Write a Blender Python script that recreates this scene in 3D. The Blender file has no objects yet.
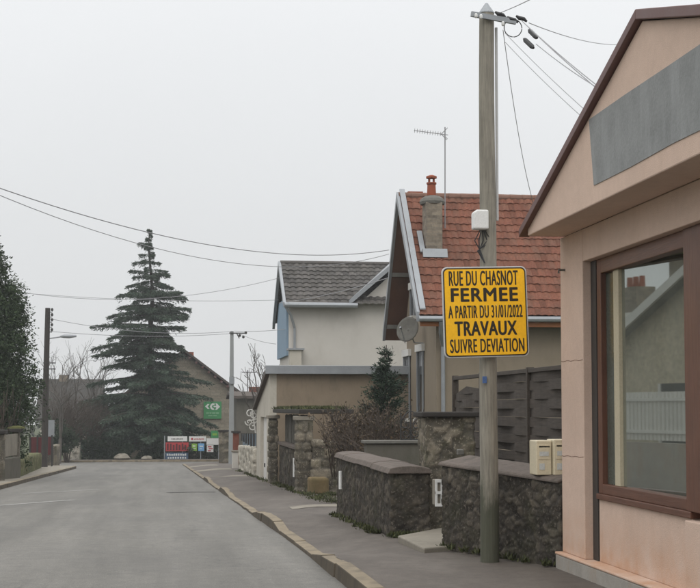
import bpy, bmesh, math, random
import numpy as np
from mathutils import Vector, Matrix, noise
random.seed(7)
SC = bpy.context.scene
COL = SC.collection
R = math.radians

# ------------------------------------------------------------------ camera
FPX, HOR, VPX = 1400.0, 408.0, 167.0          # focal length in photo pixels, horizon row, street vanishing column
PITCH = math.atan(0.056)
YAW = math.atan((350 - VPX) / FPX * math.cos(PITCH))
CY = HOR - FPX * math.tan(PITCH)
EYE = Vector((0, 0, 1.6))
cam = bpy.data.cameras.new('camera'); camo = bpy.data.objects.new('camera', cam); COL.objects.link(camo)
cam.sensor_width = 36; cam.lens = 36 * FPX / 700
cam.shift_y = (CY - 294) / 700
cam.clip_start = 0.1; cam.clip_end = 3000
camo.location = EYE; camo.rotation_euler = (math.pi / 2 + PITCH, 0, -YAW)
SC.camera = camo
_f = Vector((math.sin(YAW) * math.cos(PITCH), math.cos(YAW) * math.cos(PITCH), math.sin(PITCH)))
_r = Vector((math.cos(YAW), -math.sin(YAW), 0)); _u = _r.cross(_f)

def at(px, py, X=None, Y=None, Z=None):
    """survey helper: the point on a world plane that was measured at a photo pixel"""
    d = _f * FPX + _r * (px - 350) - _u * (py - CY)
    if X is not None: t = (X - EYE.x) / d.x
    elif Y is not None: t = (Y - EYE.y) / d.y
    else: t = (Z - EYE.z) / d.z
    return EYE + d * t

# ------------------------------------------------------------------ world, sun, exposure
SUN_EL, SUN_ROT = R(48), R(200)
w = bpy.data.worlds.new('World'); SC.world = w; w.use_nodes = True
nt = w.node_tree; nt.nodes.clear()
def wn(t): return nt.nodes.new(t)
out = wn('ShaderNodeOutputWorld'); bg = wn('ShaderNodeBackground'); sky = wn('ShaderNodeTexSky')
sky.sky_type = 'NISHITA'; sky.sun_disc = False; sky.sun_elevation = SUN_EL; sky.sun_rotation = SUN_ROT
sky.air_density = 1; sky.dust_density = 4
tc = wn('ShaderNodeTexCoord'); sx = wn('ShaderNodeSeparateXYZ'); nt.links.new(tc.outputs['Generated'], sx.inputs[0])
rmp = wn('ShaderNodeValToRGB'); nt.links.new(sx.outputs['Z'], rmp.inputs[0])      # overcast: bright overhead, dimmer to the horizon
e = rmp.color_ramp.elements
e[0].position = 0.0; e[0].color = (0.322, 0.326, 0.329, 1)
e[1].position = 1.0; e[1].color = (1, 1, 1, 1)
m1 = e.new(0.13); m1.color = (0.349, 0.354, 0.358, 1)
m2 = e.new(0.30); m2.color = (0.406, 0.412, 0.418, 1)
nz = wn('ShaderNodeTexNoise'); nz.inputs['Scale'].default_value = 2.2; nz.inputs['Detail'].default_value = 4
nt.links.new(tc.outputs['Generated'], nz.inputs['Vector'])
mr = wn('ShaderNodeMapRange'); mr.inputs[3].default_value = 21.6; mr.inputs[4].default_value = 24.2
nt.links.new(nz.outputs['Fac'], mr.inputs[0])
ml = wn('ShaderNodeVectorMath'); ml.operation = 'SCALE'
nt.links.new(rmp.outputs[0], ml.inputs[0]); nt.links.new(mr.outputs[0], ml.inputs['Scale'])
mx = wn('ShaderNodeMix'); mx.data_type = 'RGBA'; mx.inputs[0].default_value = 0.96     # cloud deck over the clear sky
nt.links.new(sky.outputs[0], mx.inputs[6]); nt.links.new(ml.outputs[0], mx.inputs[7])
nt.links.new(mx.outputs[2], bg.inputs[0]); bg.inputs[1].default_value = 0.1
nt.links.new(bg.outputs[0], out.inputs[0])

sl = bpy.data.lights.new('sun', 'SUN'); sl.energy = 0.7; sl.angle = R(40); sl.color = (1, .97, .93)
so = bpy.data.objects.new('sun', sl); COL.objects.link(so)
so.rotation_euler = (math.pi / 2 - SUN_EL, 0, math.pi - SUN_ROT)
so.location = (0, -20, 40)
vs = SC.view_settings
vs.view_transform = 'Standard'; vs.look = 'None'; vs.exposure = 0.0; vs.gamma = 1; vs.use_curve_mapping = False
SC.cycles.max_bounces = 6; SC.cycles.transparent_max_bounces = 8

# ------------------------------------------------------------------ materials
def new_mat(name):
    m = bpy.data.materials.new(name); m.use_nodes = True
    n = m.node_tree; n.nodes.clear()
    o = n.nodes.new('ShaderNodeOutputMaterial'); b = n.nodes.new('ShaderNodeBsdfPrincipled')
    n.links.new(b.outputs[0], o.inputs[0])
    return m, n, b
def N(n, t, **kw):
    x = n.nodes.new(t)
    for k, v in kw.items(): setattr(x, k, v)
    return x
def coords(n, scale=(1, 1, 1), kind='Object'):
    t = N(n, 'ShaderNodeTexCoord'); mp = N(n, 'ShaderNodeMapping'); mp.inputs['Scale'].default_value = scale
    n.links.new(t.outputs[kind], mp.inputs[0]); return mp.outputs[0]
def noise_n(n, vec, scale, detail=5, rough=.6):
    x = N(n, 'ShaderNodeTexNoise'); x.inputs['Scale'].default_value = scale
    x.inputs['Detail'].default_value = detail; x.inputs['Roughness'].default_value = rough
    n.links.new(vec, x.inputs['Vector']); return x.outputs['Fac']
def ramp(n, fac, stops):
    r = N(n, 'ShaderNodeValToRGB'); el = r.color_ramp.elements
    while len(el) < len(stops): el.new(.5)
    for k, (p, c) in enumerate(stops):
        el[k].position = p; el[k].color = (*c, 1) if len(c) == 3 else c
    n.links.new(fac, r.inputs[0]); return r.outputs[0]
def mixc(n, fac, a, b, mode='MIX'):
    x = N(n, 'ShaderNodeMix', data_type='RGBA', blend_type=mode)
    for s, v in ((0, fac), (6, a), (7, b)):
        if isinstance(v, (int, float)): x.inputs[s].default_value = v
        elif isinstance(v, tuple): x.inputs[s].default_value = (*v, 1) if len(v) == 3 else v
        else: n.links.new(v, x.inputs[s])
    return x.outputs[2]
def bump(n, b, h, strength=.3, dist=.01):
    x = N(n, 'ShaderNodeBump'); x.inputs['Strength'].default_value = strength; x.inputs['Distance'].default_value = dist
    n.links.new(h, x.inputs['Height']); n.links.new(x.outputs[0], b.inputs['Normal'])
def mul(c, k): return tuple(min(1, v * k) for v in c)

def plain(name, c, rough=.6, var=.25, scale=6, metal=0, fine=60, bs=.15, bd=.004, stain=None, stain_amt=.0, stain_scale=(1.2, 1.2, .5)):
    """base colour broken up by two noises, optional stains, fine bump"""
    m, n, b = new_mat(name)
    v = coords(n)
    a = noise_n(n, v, scale, 6); f = noise_n(n, v, fine, 3)
    col = ramp(n, a, [(.25, mul(c, 1 - var)), (.5, c), (.75, mul(c, 1 + var))])
    col = mixc(n, .35, col, ramp(n, f, [(.3, mul(c, .75)), (.7, mul(c, 1.2))]))
    if stain:
        s = noise_n(n, coords(n, stain_scale), 1.6, 8, .7)
        col = mixc(n, ramp(n, s, [(.5, (0, 0, 0)), (.72, (stain_amt,) * 3)]), col, stain)
    n.links.new(col, b.inputs['Base Color'])
    rr = N(n, 'ShaderNodeMapRange'); rr.inputs[3].default_value = max(.05, rough - .12); rr.inputs[4].default_value = min(1, rough + .12)
    n.links.new(a, rr.inputs[0]); n.links.new(rr.outputs[0], b.inputs['Roughness'])
    b.inputs['Metallic'].default_value = metal
    if rough > .65: b.inputs['Specular IOR Level'].default_value = .22
    bump(n, b, f, bs, bd)
    return m

def stone_mat(name, lo, hi, joint, moss=None, moss_amt=0., rough=.9):
    """rubble: colour per stone from the mesh's own stone id and joint depth"""
    m, n, b = new_mat(name)
    v = coords(n)
    st = N(n, 'ShaderNodeAttribute', attribute_name='stone'); jt = N(n, 'ShaderNodeAttribute', attribute_name='joint')
    col = ramp(n, st.outputs['Fac'], [(0, lo), (.55, tuple((a * 2 + c) / 3 for a, c in zip(lo, hi))), (1, hi)])
    big = noise_n(n, v, 9, 8, .7)
    col = mixc(n, .75, col, ramp(n, big, [(.3, (.45, .45, .45)), (.7, (1.5, 1.45, 1.35))]), 'MULTIPLY')
    lic = noise_n(n, v, 30, 5, .65)
    col = mixc(n, ramp(n, lic, [(.55, (0, 0, 0)), (.66, (.7,) * 3)]), col, mul(hi, 1.9))
    col = mixc(n, jt.outputs['Fac'], col, joint)
    if moss:
        s = noise_n(n, v, 2.3, 7, .7)
        col = mixc(n, ramp(n, s, [(.5, (0, 0, 0)), (.66, (moss_amt,) * 3)]), col, moss)
    n.links.new(col, b.inputs['Base Color']); b.inputs['Roughness'].default_value = rough; b.inputs['Specular IOR Level'].default_value = .2
    bump(n, b, big, .9, .02)
    return m

def tile_mat(name, cols, rough=.8, moss=(.06, .055, .03), moss_amt=.5):
    m, n, b = new_mat(name)
    uv = N(n, 'ShaderNodeUVMap'); fl = N(n, 'ShaderNodeVectorMath', operation='FLOOR'); n.links.new(uv.outputs[0], fl.inputs[0])
    wnz = N(n, 'ShaderNodeTexWhiteNoise', noise_dimensions='2D'); n.links.new(fl.outputs[0], wnz.inputs['Vector'])
    col = ramp(n, wnz.outputs['Value'], cols)
    v = coords(n)
    a = noise_n(n, v, 1.3, 7, .7); f = noise_n(n, v, 18, 5)
    col = mixc(n, .7, col, ramp(n, f, [(.3, (.6, .6, .6)), (.7, (1.25, 1.25, 1.25))]), 'MULTIPLY')
    col = mixc(n, ramp(n, a, [(.46, (0, 0, 0)), (.7, (moss_amt,) * 3)]), col, moss)
    n.links.new(col, b.inputs['Base Color']); b.inputs['Roughness'].default_value = rough; b.inputs['Specular IOR Level'].default_value = .15
    bump(n, b, f, .3, .01)
    return m

def leaf_mat(name, lo, hi, rough=.7):
    m, n, b = new_mat(name)
    at_ = N(n, 'ShaderNodeAttribute', attribute_name='tint')
    col = ramp(n, at_.outputs['Fac'], [(0, lo), (1, hi)])
    v = coords(n); a = noise_n(n, v, .9, 3)
    col = mixc(n, .6, col, ramp(n, a, [(.35, (.6, .6, .6)), (.65, (1.3, 1.3, 1.3))]), 'MULTIPLY')
    n.links.new(col, b.inputs['Base Color']); b.inputs['Roughness'].default_value = rough
    b.inputs['Specular IOR Level'].default_value = .25
    return m

def wood_mat(name, c, axis=2, rough=.8, var=.45, moss=None, foot=None):
    m, n, b = new_mat(name)
    s = [14, 14, 14]; s[axis] = .9
    v = coords(n, tuple(s)); g = noise_n(n, v, 3, 6, .7); p = noise_n(n, coords(n), 3, 5)
    col = ramp(n, g, [(.25, mul(c, 1 - var)), (.5, c), (.8, mul(c, 1 + var))])
    col = mixc(n, .5, col, ramp(n, p, [(.3, (.7, .7, .7)), (.7, (1.25, 1.25, 1.25))]), 'MULTIPLY')
    if moss:
        q = noise_n(n, coords(n), 2.1, 6, .7); col = mixc(n, ramp(n, q, [(.45, (0, 0, 0)), (.65, (.6,) * 3)]), col, moss)
    if foot:                                                               # damp algae climbing from the ground
        ge = N(n, 'ShaderNodeNewGeometry'); sp_ = N(n, 'ShaderNodeSeparateXYZ'); n.links.new(ge.outputs['Position'], sp_.inputs[0])
        mr_ = N(n, 'ShaderNodeMapRange'); mr_.inputs[1].default_value = .2; mr_.inputs[2].default_value = 1.15; mr_.inputs[3].default_value = 1.0; mr_.inputs[4].default_value = 0
        n.links.new(sp_.outputs[2], mr_.inputs[0]); ad_ = N(n, 'ShaderNodeMath', operation='ADD'); n.links.new(mr_.outputs[0], ad_.inputs[0])
        n.links.new(noise_n(n, coords(n, (6, 6, 1.5)), 1.5, 6, .7), ad_.inputs[1])
        col = mixc(n, ramp(n, ad_.outputs[0], [(.72, (0, 0, 0)), (1.0, (.85,) * 3)]), col, foot)
    n.links.new(col, b.inputs['Base Color']); b.inputs['Roughness'].default_value = rough
    bump(n, b, g, .5, .008)
    return m

M = {}
def road_material():
    m, n, b = new_mat('road_asphalt')
    v = coords(n)
    big = noise_n(n, v, .35, 6, .6); lane = noise_n(n, coords(n, (1.1, .06, 1)), 1.6, 5, .6); fine = noise_n(n, v, 90, 2)
    med = noise_n(n, v, 5, 7, .75)
    col = ramp(n, lane, [(.3, (.096, .092, .082)), (.5, (.122, .117, .105)), (.7, (.146, .140, .127))])
    col = mixc(n, .6, col, ramp(n, big, [(.3, (.85, .85, .86)), (.7, (1.15, 1.14, 1.12))]), 'MULTIPLY')
    col = mixc(n, .7, col, ramp(n, med, [(.3, (.72, .72, .72)), (.7, (1.26, 1.25, 1.24))]), 'MULTIPLY')
    col = mixc(n, .7, col, ramp(n, fine, [(.35, (.5, .5, .5)), (.65, (1.5, 1.5, 1.48))]), 'MULTIPLY')
    gritn = noise_n(n, v, 38, 4, .8)
    col = mixc(n, ramp(n, gritn, [(.60, (0, 0, 0)), (.68, (.5,) * 3)]), col, (.20, .19, .17))
    patchn = noise_n(n, coords(n, (.5, .12, 1)), 1.0, 3, .4)
    col = mixc(n, ramp(n, patchn, [(.56, (0, 0, 0)), (.60, (.32,) * 3)]), col, (.075, .072, .066))
    vo = N(n, 'ShaderNodeTexVoronoi', feature='DISTANCE_TO_EDGE'); vo.inputs['Scale'].default_value = .33
    wv = N(n, 'ShaderNodeVectorMath', operation='ADD')
    nc = N(n, 'ShaderNodeTexNoise'); nc.inputs['Scale'].default_value = 1.2; nc.inputs['Detail'].default_value = 6; n.links.new(v, nc.inputs['Vector'])
    n.links.new(v, wv.inputs[0]); n.links.new(nc.outputs['Color'], wv.inputs[1]); n.links.new(wv.outputs[0], vo.inputs['Vector'])
    crack = ramp(n, vo.outputs['Distance'], [(.0, (.4, .4, .4)), (.006, (0, 0, 0))])
    col = mixc(n, crack, col, (.05, .049, .047))
    n.links.new(col, b.inputs['Base Color'])
    b.inputs['Roughness'].default_value = .72; b.inputs['Specular IOR Level'].default_value = .4
    bump(n, b, fine, .5, .006)
    return m
def pavement_material():
    m, n, b = new_mat('pavement_asphalt')
    v = coords(n)
    big = noise_n(n, coords(n, (1, .5, 1)), 1.1, 7, .7); fine = noise_n(n, v, 110, 2); med = noise_n(n, v, 7, 6)
    col = ramp(n, big, [(.3, (.064, .053, .044)), (.5, (.088, .074, .062)), (.72, (.124, .108, .092))])
    col = mixc(n, .5, col, ramp(n, med, [(.3, (.7, .7, .7)), (.7, (1.25, 1.25, 1.22))]), 'MULTIPLY')
    col = mixc(n, .5, col, ramp(n, fine, [(.35, (.6, .6, .6)), (.65, (1.35, 1.35, 1.35))]), 'MULTIPLY')
    n.links.new(col, b.inputs['Base Color']); b.inputs['Roughness'].default_value = .75
    b.inputs['Specular IOR Level'].default_value = .4
    bump(n, b, fine, .5, .006)
    return m
M['road'] = road_material(); M['pave'] = pavement_material()
M['concrete'] = plain('pale_concrete', (.215, .195, .16), .85, .25, 4, stain=(.1, .09, .07), stain_amt=.7)
M['kerb_side'] = plain('kerb_side_dark', (.085, .07, .052), .85, .35, 5, fine=80, stain=(.03, .028, .024), stain_amt=.8)
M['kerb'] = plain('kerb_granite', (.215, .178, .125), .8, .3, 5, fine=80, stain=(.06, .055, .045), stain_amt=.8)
M['ground'] = plain('garden_soil_grass', (.055, .065, .03), .95, .5, 1.5, fine=20, bs=.6, bd=.03)
def shop_render():
    m, n, b = new_mat('pink_beige_render')
    v = coords(n); blot = noise_n(n, v, 1.1, 7, .65); grain = noise_n(n, v, 130, 3, .7); mid = noise_n(n, v, 14, 5, .7)
    streak = noise_n(n, coords(n, (2.2, 2.2, .5)), 1.5, 7, .7)
    base = (.60, .455, .370)
    col = ramp(n, blot, [(.3, mul(base, .93)), (.5, base), (.7, mul(base, 1.05))])
    col = mixc(n, .5, col, ramp(n, grain, [(.3, (.80, .79, .78)), (.7, (1.12, 1.12, 1.12))]), 'MULTIPLY')
    col = mixc(n, .5, col, ramp(n, mid, [(.3, (.90, .89, .88)), (.7, (1.06, 1.06, 1.06))]), 'MULTIPLY')
    col = mixc(n, ramp(n, streak, [(.52, (0, 0, 0)), (.75, (.32,) * 3)]), col, (.44, .31, .235))
    tcn = N(n, 'ShaderNodeNewGeometry'); sp_ = N(n, 'ShaderNodeSeparateXYZ'); n.links.new(tcn.outputs['Position'], sp_.inputs[0])
    mr_ = N(n, 'ShaderNodeMapRange'); mr_.inputs[1].default_value = .27; mr_.inputs[2].default_value = .75; mr_.inputs[3].default_value = .75; mr_.inputs[4].default_value = 0
    n.links.new(sp_.outputs[2], mr_.inputs[0]); splash = N(n, 'ShaderNodeMath', operation='MULTIPLY'); n.links.new(mr_.outputs[0], splash.inputs[0])
    n.links.new(ramp(n, noise_n(n, v, 3.5, 7, .7), [(.35, (0, 0, 0)), (.7, (1, 1, 1))]), splash.inputs[1])
    col = mixc(n, splash.outputs[0], col, (.46, .235, .115))                # rusty splash stain at the foot of the wall
    n.links.new(col, b.inputs['Base Color']); b.inputs['Roughness'].default_value = .92; b.inputs['Specular IOR Level'].default_value = .2
    bump(n, b, grain, .55, .006)
    return m
M['render_pink'] = shop_render()
M['panel_grey'] = plain('bare_grey_sign_patch', (.235, .242, .240), .9, .22, 4, fine=45, bs=.5, stain=(.31, .32, .32), stain_amt=.7, stain_scale=(4, 4, .8))
M['trim_brown'] = plain('brown_painted_fascia', (.115, .052, .044), .5, .15, 4)
M['frame_brown'] = wood_mat('brown_stained_frame', (.115, .048, .028), 1, .45, .25)
M['frame_upright'] = wood_mat('brown_stained_upright', (.115, .048, .028), 2, .45, .25)
M['plinth'] = plain('grey_plinth', (.30, .28, .25), .85, .2, 5, stain=(.3, .2, .12), stain_amt=.6)
M['dark_metal'] = plain('dark_metal', (.03, .028, .026), .5, .2, 6)
M['interior'] = plain('shop_interior', (.16, .155, .14), .9, .1, 2)
M['strip'] = plain('dark_green_strip', (.075, .085, .07), .25, .1, 3)
M['curtain'] = plain('beige_blind', (.45, .40, .29), .9, .1, 3)
M['yellow'] = plain('sign_yellow', (.96, .505, .010), .45, .05, 8, fine=40, bs=.02)
M['sign_black'] = plain('sign_black', (.022, .016, .010), .5, .1, 8, bs=.02)
M['sign_rim'] = plain('sign_rim_grey', (.52, .53, .53), .45, .1, 8, metal=.2)
M['scuff'] = plain('worn_sticker', (.78, .62, .30), .7, .1, 30)
M['pole_wood'] = wood_mat('weathered_pole_wood', (.225, .208, .17), 2, .9, .45, foot=(.045, .05, .03))
M['pole_dark'] = wood_mat('dark_pole_wood', (.04, .034, .03), 2, .9, .3)
M['pole_conc'] = plain('concrete_pole', (.27, .28, .28), .8, .12, 3)
M['fence_wood'] = wood_mat('weathered_fence_boards', (.056, .045, .036), 1, .9, .4)
M['gate_wood'] = wood_mat('greenish_gate_boards', (.085, .08, .065), 2, .9, .4)
M['white_plastic'] = plain('white_plastic', (.68, .68, .66), .4, .08, 6, bs=.03)
M['cable_cover'] = plain('grey_white_cover', (.42, .42, .41), .5, .1, 5)
M['rubble_dark'] = stone_mat('dark_rubble', (.024, .021, .018), (.105, .092, .075), (.055, .050, .044), (.04, .042, .022), .45)
M['rubble_mid'] = stone_mat('grey_rubble', (.075, .068, .055), (.22, .195, .155), (.10, .092, .078), (.06, .065, .03), .6)
M['rubble_pale'] = stone_mat('pale_rubble', (.30, .285, .245), (.52, .49, .43), (.13, .12, .10), (.12, .12, .09), .3)
M['rubble_house'] = stone_mat('stone_house_wall', (.20, .175, .14), (.36, .32, .26), (.25, .22, .18))
M['coping'] = plain('brown_coping', (.125, .104, .090), .9, .35, 5, fine=45, bs=.6, bd=.01, stain=(.05, .046, .038), stain_amt=.85, stain_scale=(3, 3, 3))
M['coping_dark'] = plain('dark_coping', (.04, .036, .033), .9, .3, 6, bs=.4, stain=(.05, .055, .025), stain_amt=.6)
M['grey_render'] = plain('grey_wall_render', (.105, .097, .08), .9, .25, 2.5, fine=80, bs=.3, stain=(.05, .055, .035), stain_amt=.7)
M['beige_render'] = plain('beige_house_render', (.235, .195, .145), .9, .1, 2, fine=100, bs=.25, stain=(.17, .14, .10), stain_amt=.5)
M['white_render'] = plain('white_house_render', (.50, .475, .435), .9, .06, .8, fine=60, bs=.2, stain=(.40, .375, .335), stain_amt=.6, stain_scale=(.5, .5, .3))
M['brown_render'] = plain('brown_garage_render', (.245, .195, .142), .95, .25, 1.3, fine=60, bs=.3, stain=(.12, .098, .07), stain_amt=.8, stain_scale=(.6, .6, .2))
M['cream_render'] = plain('cream_garage_render', (.46, .43, .37), .9, .1, 2, stain=(.27, .24, .19), stain_amt=.6)
M['blue_clad'] = plain('blue_grey_cladding', (.20, .28, .36), .7, .1, 2)
M['soffit'] = wood_mat('brown_soffit_boards', (.11, .048, .024), 1, .7, .3)
M['zinc'] = plain('zinc_grey', (.27, .285, .30), .5, .15, 4, metal=.3)
M['white_paint'] = plain('white_paint', (.6, .59, .56), .6, .08, 4)
M['red_tile'] = tile_mat('red_clay_tile', [(0, (.125, .050, .031)), (.35, (.165, .064, .041)), (.7, (.195, .079, .050)), (1, (.165, .076, .051))], moss=(.08, .058, .042), moss_amt=.55)
M['grey_tile'] = tile_mat('grey_concrete_tile', [(0, (.060, .056, .053)), (.5, (.085, .080, .075)), (1, (.115, .107, .10))], moss=(.10, .09, .075), moss_amt=.4)
M['dark_roof'] = plain('dark_brown_roof', (.085, .07, .06), .85, .3, 2, fine=14, bs=.5, bd=.03)
M['far_roof'] = plain('far_grey_roof', (.052, .049, .045), .9, .3, 2)
M['brick_chim'] = None
M['terracotta'] = plain('terracotta_pot', (.26, .075, .04), .8, .2, 10)
M['mortar'] = plain('grey_mortar_cap', (.14, .135, .12), .95, .3, 9, bs=.4)
M['pane'] = None
M['iron'] = plain('wrought_iron', (.02, .02, .02), .5, .2, 10)
M['cable'] = plain('black_cable', (.03, .03, .032), .6, .1, 5)
M['cable_grey'] = plain('grey_cable', (.26, .26, .27), .6, .1, 5)
M['cream_box'] = plain('cream_letterbox', (.60, .53, .38), .5, .08, 8, stain=(.3, .24, .13), stain_amt=.5)
M['sticker'] = plain('pale_sticker', (.5, .52, .5), .6, .2, 40)
M['blue_tag'] = plain('blue_plate', (.06, .12, .28), .5, .1, 20)
M['blue_panel'] = plain('blue_grey_fence', (.11, .145, .175), .7, .15, 3)
M['twig'] = plain('brown_twig', (.062, .048, .038), .9, .3, 3)
M['bark'] = plain('dark_bark', (.05, .042, .035), .95, .3, 5, bs=.6, bd=.03)
M['bare'] = plain('grey_bare_branch', (.10, .09, .08), .95, .2, 3)
M['cedar'] = leaf_mat('cedar_needles', (.020, .040, .026), (.066, .096, .062))
M['thuja'] = leaf_mat('evergreen_leaves', (.018, .034, .015), (.056, .084, .036))
M['conifer'] = leaf_mat('conifer_needles', (.010, .022, .014), (.034, .055, .032))
M['hedge'] = leaf_mat('hedge_leaves', (.014, .026, .014), (.045, .068, .036))
M['weed'] = leaf_mat('weed_leaves', (.028, .036, .014), (.085, .09, .035))
M['dry'] = leaf_mat('dry_brown_leaves', (.04, .028, .017), (.12, .085, .05))
M['red_banner'] = plain('red_banner', (.42, .035, .04), .6, .1, 4)
M['green_sign'] = plain('green_sign', (.045, .25, .085), .5, .06, 4)
M['lime'] = plain('lime_poster', (.22, .42, .06), .6, .1, 4)
M['sky_blue'] = plain('blue_poster', (.15, .36, .62), .6, .1, 4)
M['navy'] = plain('dark_blue_banner', (.05, .09, .16), .6, .1, 4)
M['brick_red'] = plain('red_brick', (.17, .06, .04), .9, .3, 6)
M['line_paint'] = plain('worn_line_paint', (.30, .295, .28), .8, .4, 7, fine=60, stain=(.13, .127, .12), stain_amt=.9, stain_scale=(6, 6, 6))
M['tar'] = plain('tar_patch', (.062, .06, .057), .8, .2, 3)
M['shutter_red'] = plain('dull_red_panel', (.10, .028, .03), .7, .2, 3)
M['yellow_post'] = plain('yellow_marker', (.55, .42, .08), .6, .1, 5)

def brick_material(name, c1, c2, mort, sc=7.0):
    m, n, b = new_mat(name)
    br = N(n, 'ShaderNodeTexBrick'); v = coords(n, (1, 1, 1))
    sp = N(n, 'ShaderNodeSeparateXYZ'); n.links.new(v, sp.inputs[0])
    ad = N(n, 'ShaderNodeMath', operation='ADD'); n.links.new(sp.outputs[0], ad.inputs[0]); n.links.new(sp.outputs[1], ad.inputs[1])
    cb = N(n, 'ShaderNodeCombineXYZ'); n.links.new(ad.outputs[0], cb.inputs[0]); n.links.new(sp.outputs[2], cb.inputs[1])
    n.links.new(cb.outputs[0], br.inputs['Vector'])
    br.inputs['Scale'].default_value = sc; br.inputs['Color1'].default_value = (*c1, 1); br.inputs['Color2'].default_value = (*c2, 1)
    br.inputs['Mortar'].default_value = (*mort, 1); br.inputs['Mortar Size'].default_value = .03; br.inputs['Brick Width'].default_value = 1.6; br.inputs['Row Height'].default_value = .5
    f = noise_n(n, v, 9, 6, .7)
    col = mixc(n, .8, br.outputs['Color'], ramp(n, f, [(.3, (.55, .55, .55)), (.7, (1.3, 1.28, 1.2))]), 'MULTIPLY')
    n.links.new(col, b.inputs['Base Color']); b.inputs['Roughness'].default_value = .9
    bump(n, b, br.outputs['Fac'], -.5, .01)
    return m
M['brick_chim'] = brick_material('weathered_brick', (.25, .21, .165), (.15, .125, .10), (.20, .18, .15), 6)

def glass_material():
    m, n, b = new_mat('shop_glass')
    n.nodes.remove(b); o = [x for x in n.nodes if x.type == 'OUTPUT_MATERIAL'][0]
    fr = N(n, 'ShaderNodeFresnel'); fr.inputs['IOR'].default_value = 5.0
    tr = N(n, 'ShaderNodeBsdfTransparent'); tr.inputs[0].default_value = (.72, .78, .74, 1)
    gl = N(n, 'ShaderNodeBsdfGlossy'); gl.inputs['Roughness'].default_value = .015; gl.inputs['Color'].default_value = (.9, .96, .92, 1)
    ms = N(n, 'ShaderNodeMixShader'); n.links.new(fr.outputs[0], ms.inputs[0]); n.links.new(tr.outputs[0], ms.inputs[1]); n.links.new(gl.outputs[0], ms.inputs[2])
    df = N(n, 'ShaderNodeBsdfDiffuse'); df.inputs[0].default_value = (.50, .52, .47, 1); m2_ = N(n, 'ShaderNodeMixShader')       # pale haze mixed into the glass to lighten the reflection
    n.links.new(ramp(n, noise_n(n, coords(n, (1, 1, .4)), 2.5, 6, .7), [(.3, (.07,) * 3), (.75, (.17,) * 3)]), m2_.inputs[0])
    n.links.new(ms.outputs[0], m2_.inputs[1]); n.links.new(df.outputs[0], m2_.inputs[2]); n.links.new(m2_.outputs[0], o.inputs[0])
    return m
M['glass'] = glass_material()
def pane_material():
    m, n, b = new_mat('house_pane')
    b.inputs['Base Color'].default_value = (.025, .028, .03, 1); b.inputs['Roughness'].default_value = .08
    v = coords(n); bump(n, b, noise_n(n, v, 2, 2), .05, .02)
    return m
M['pane'] = pane_material()

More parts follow.
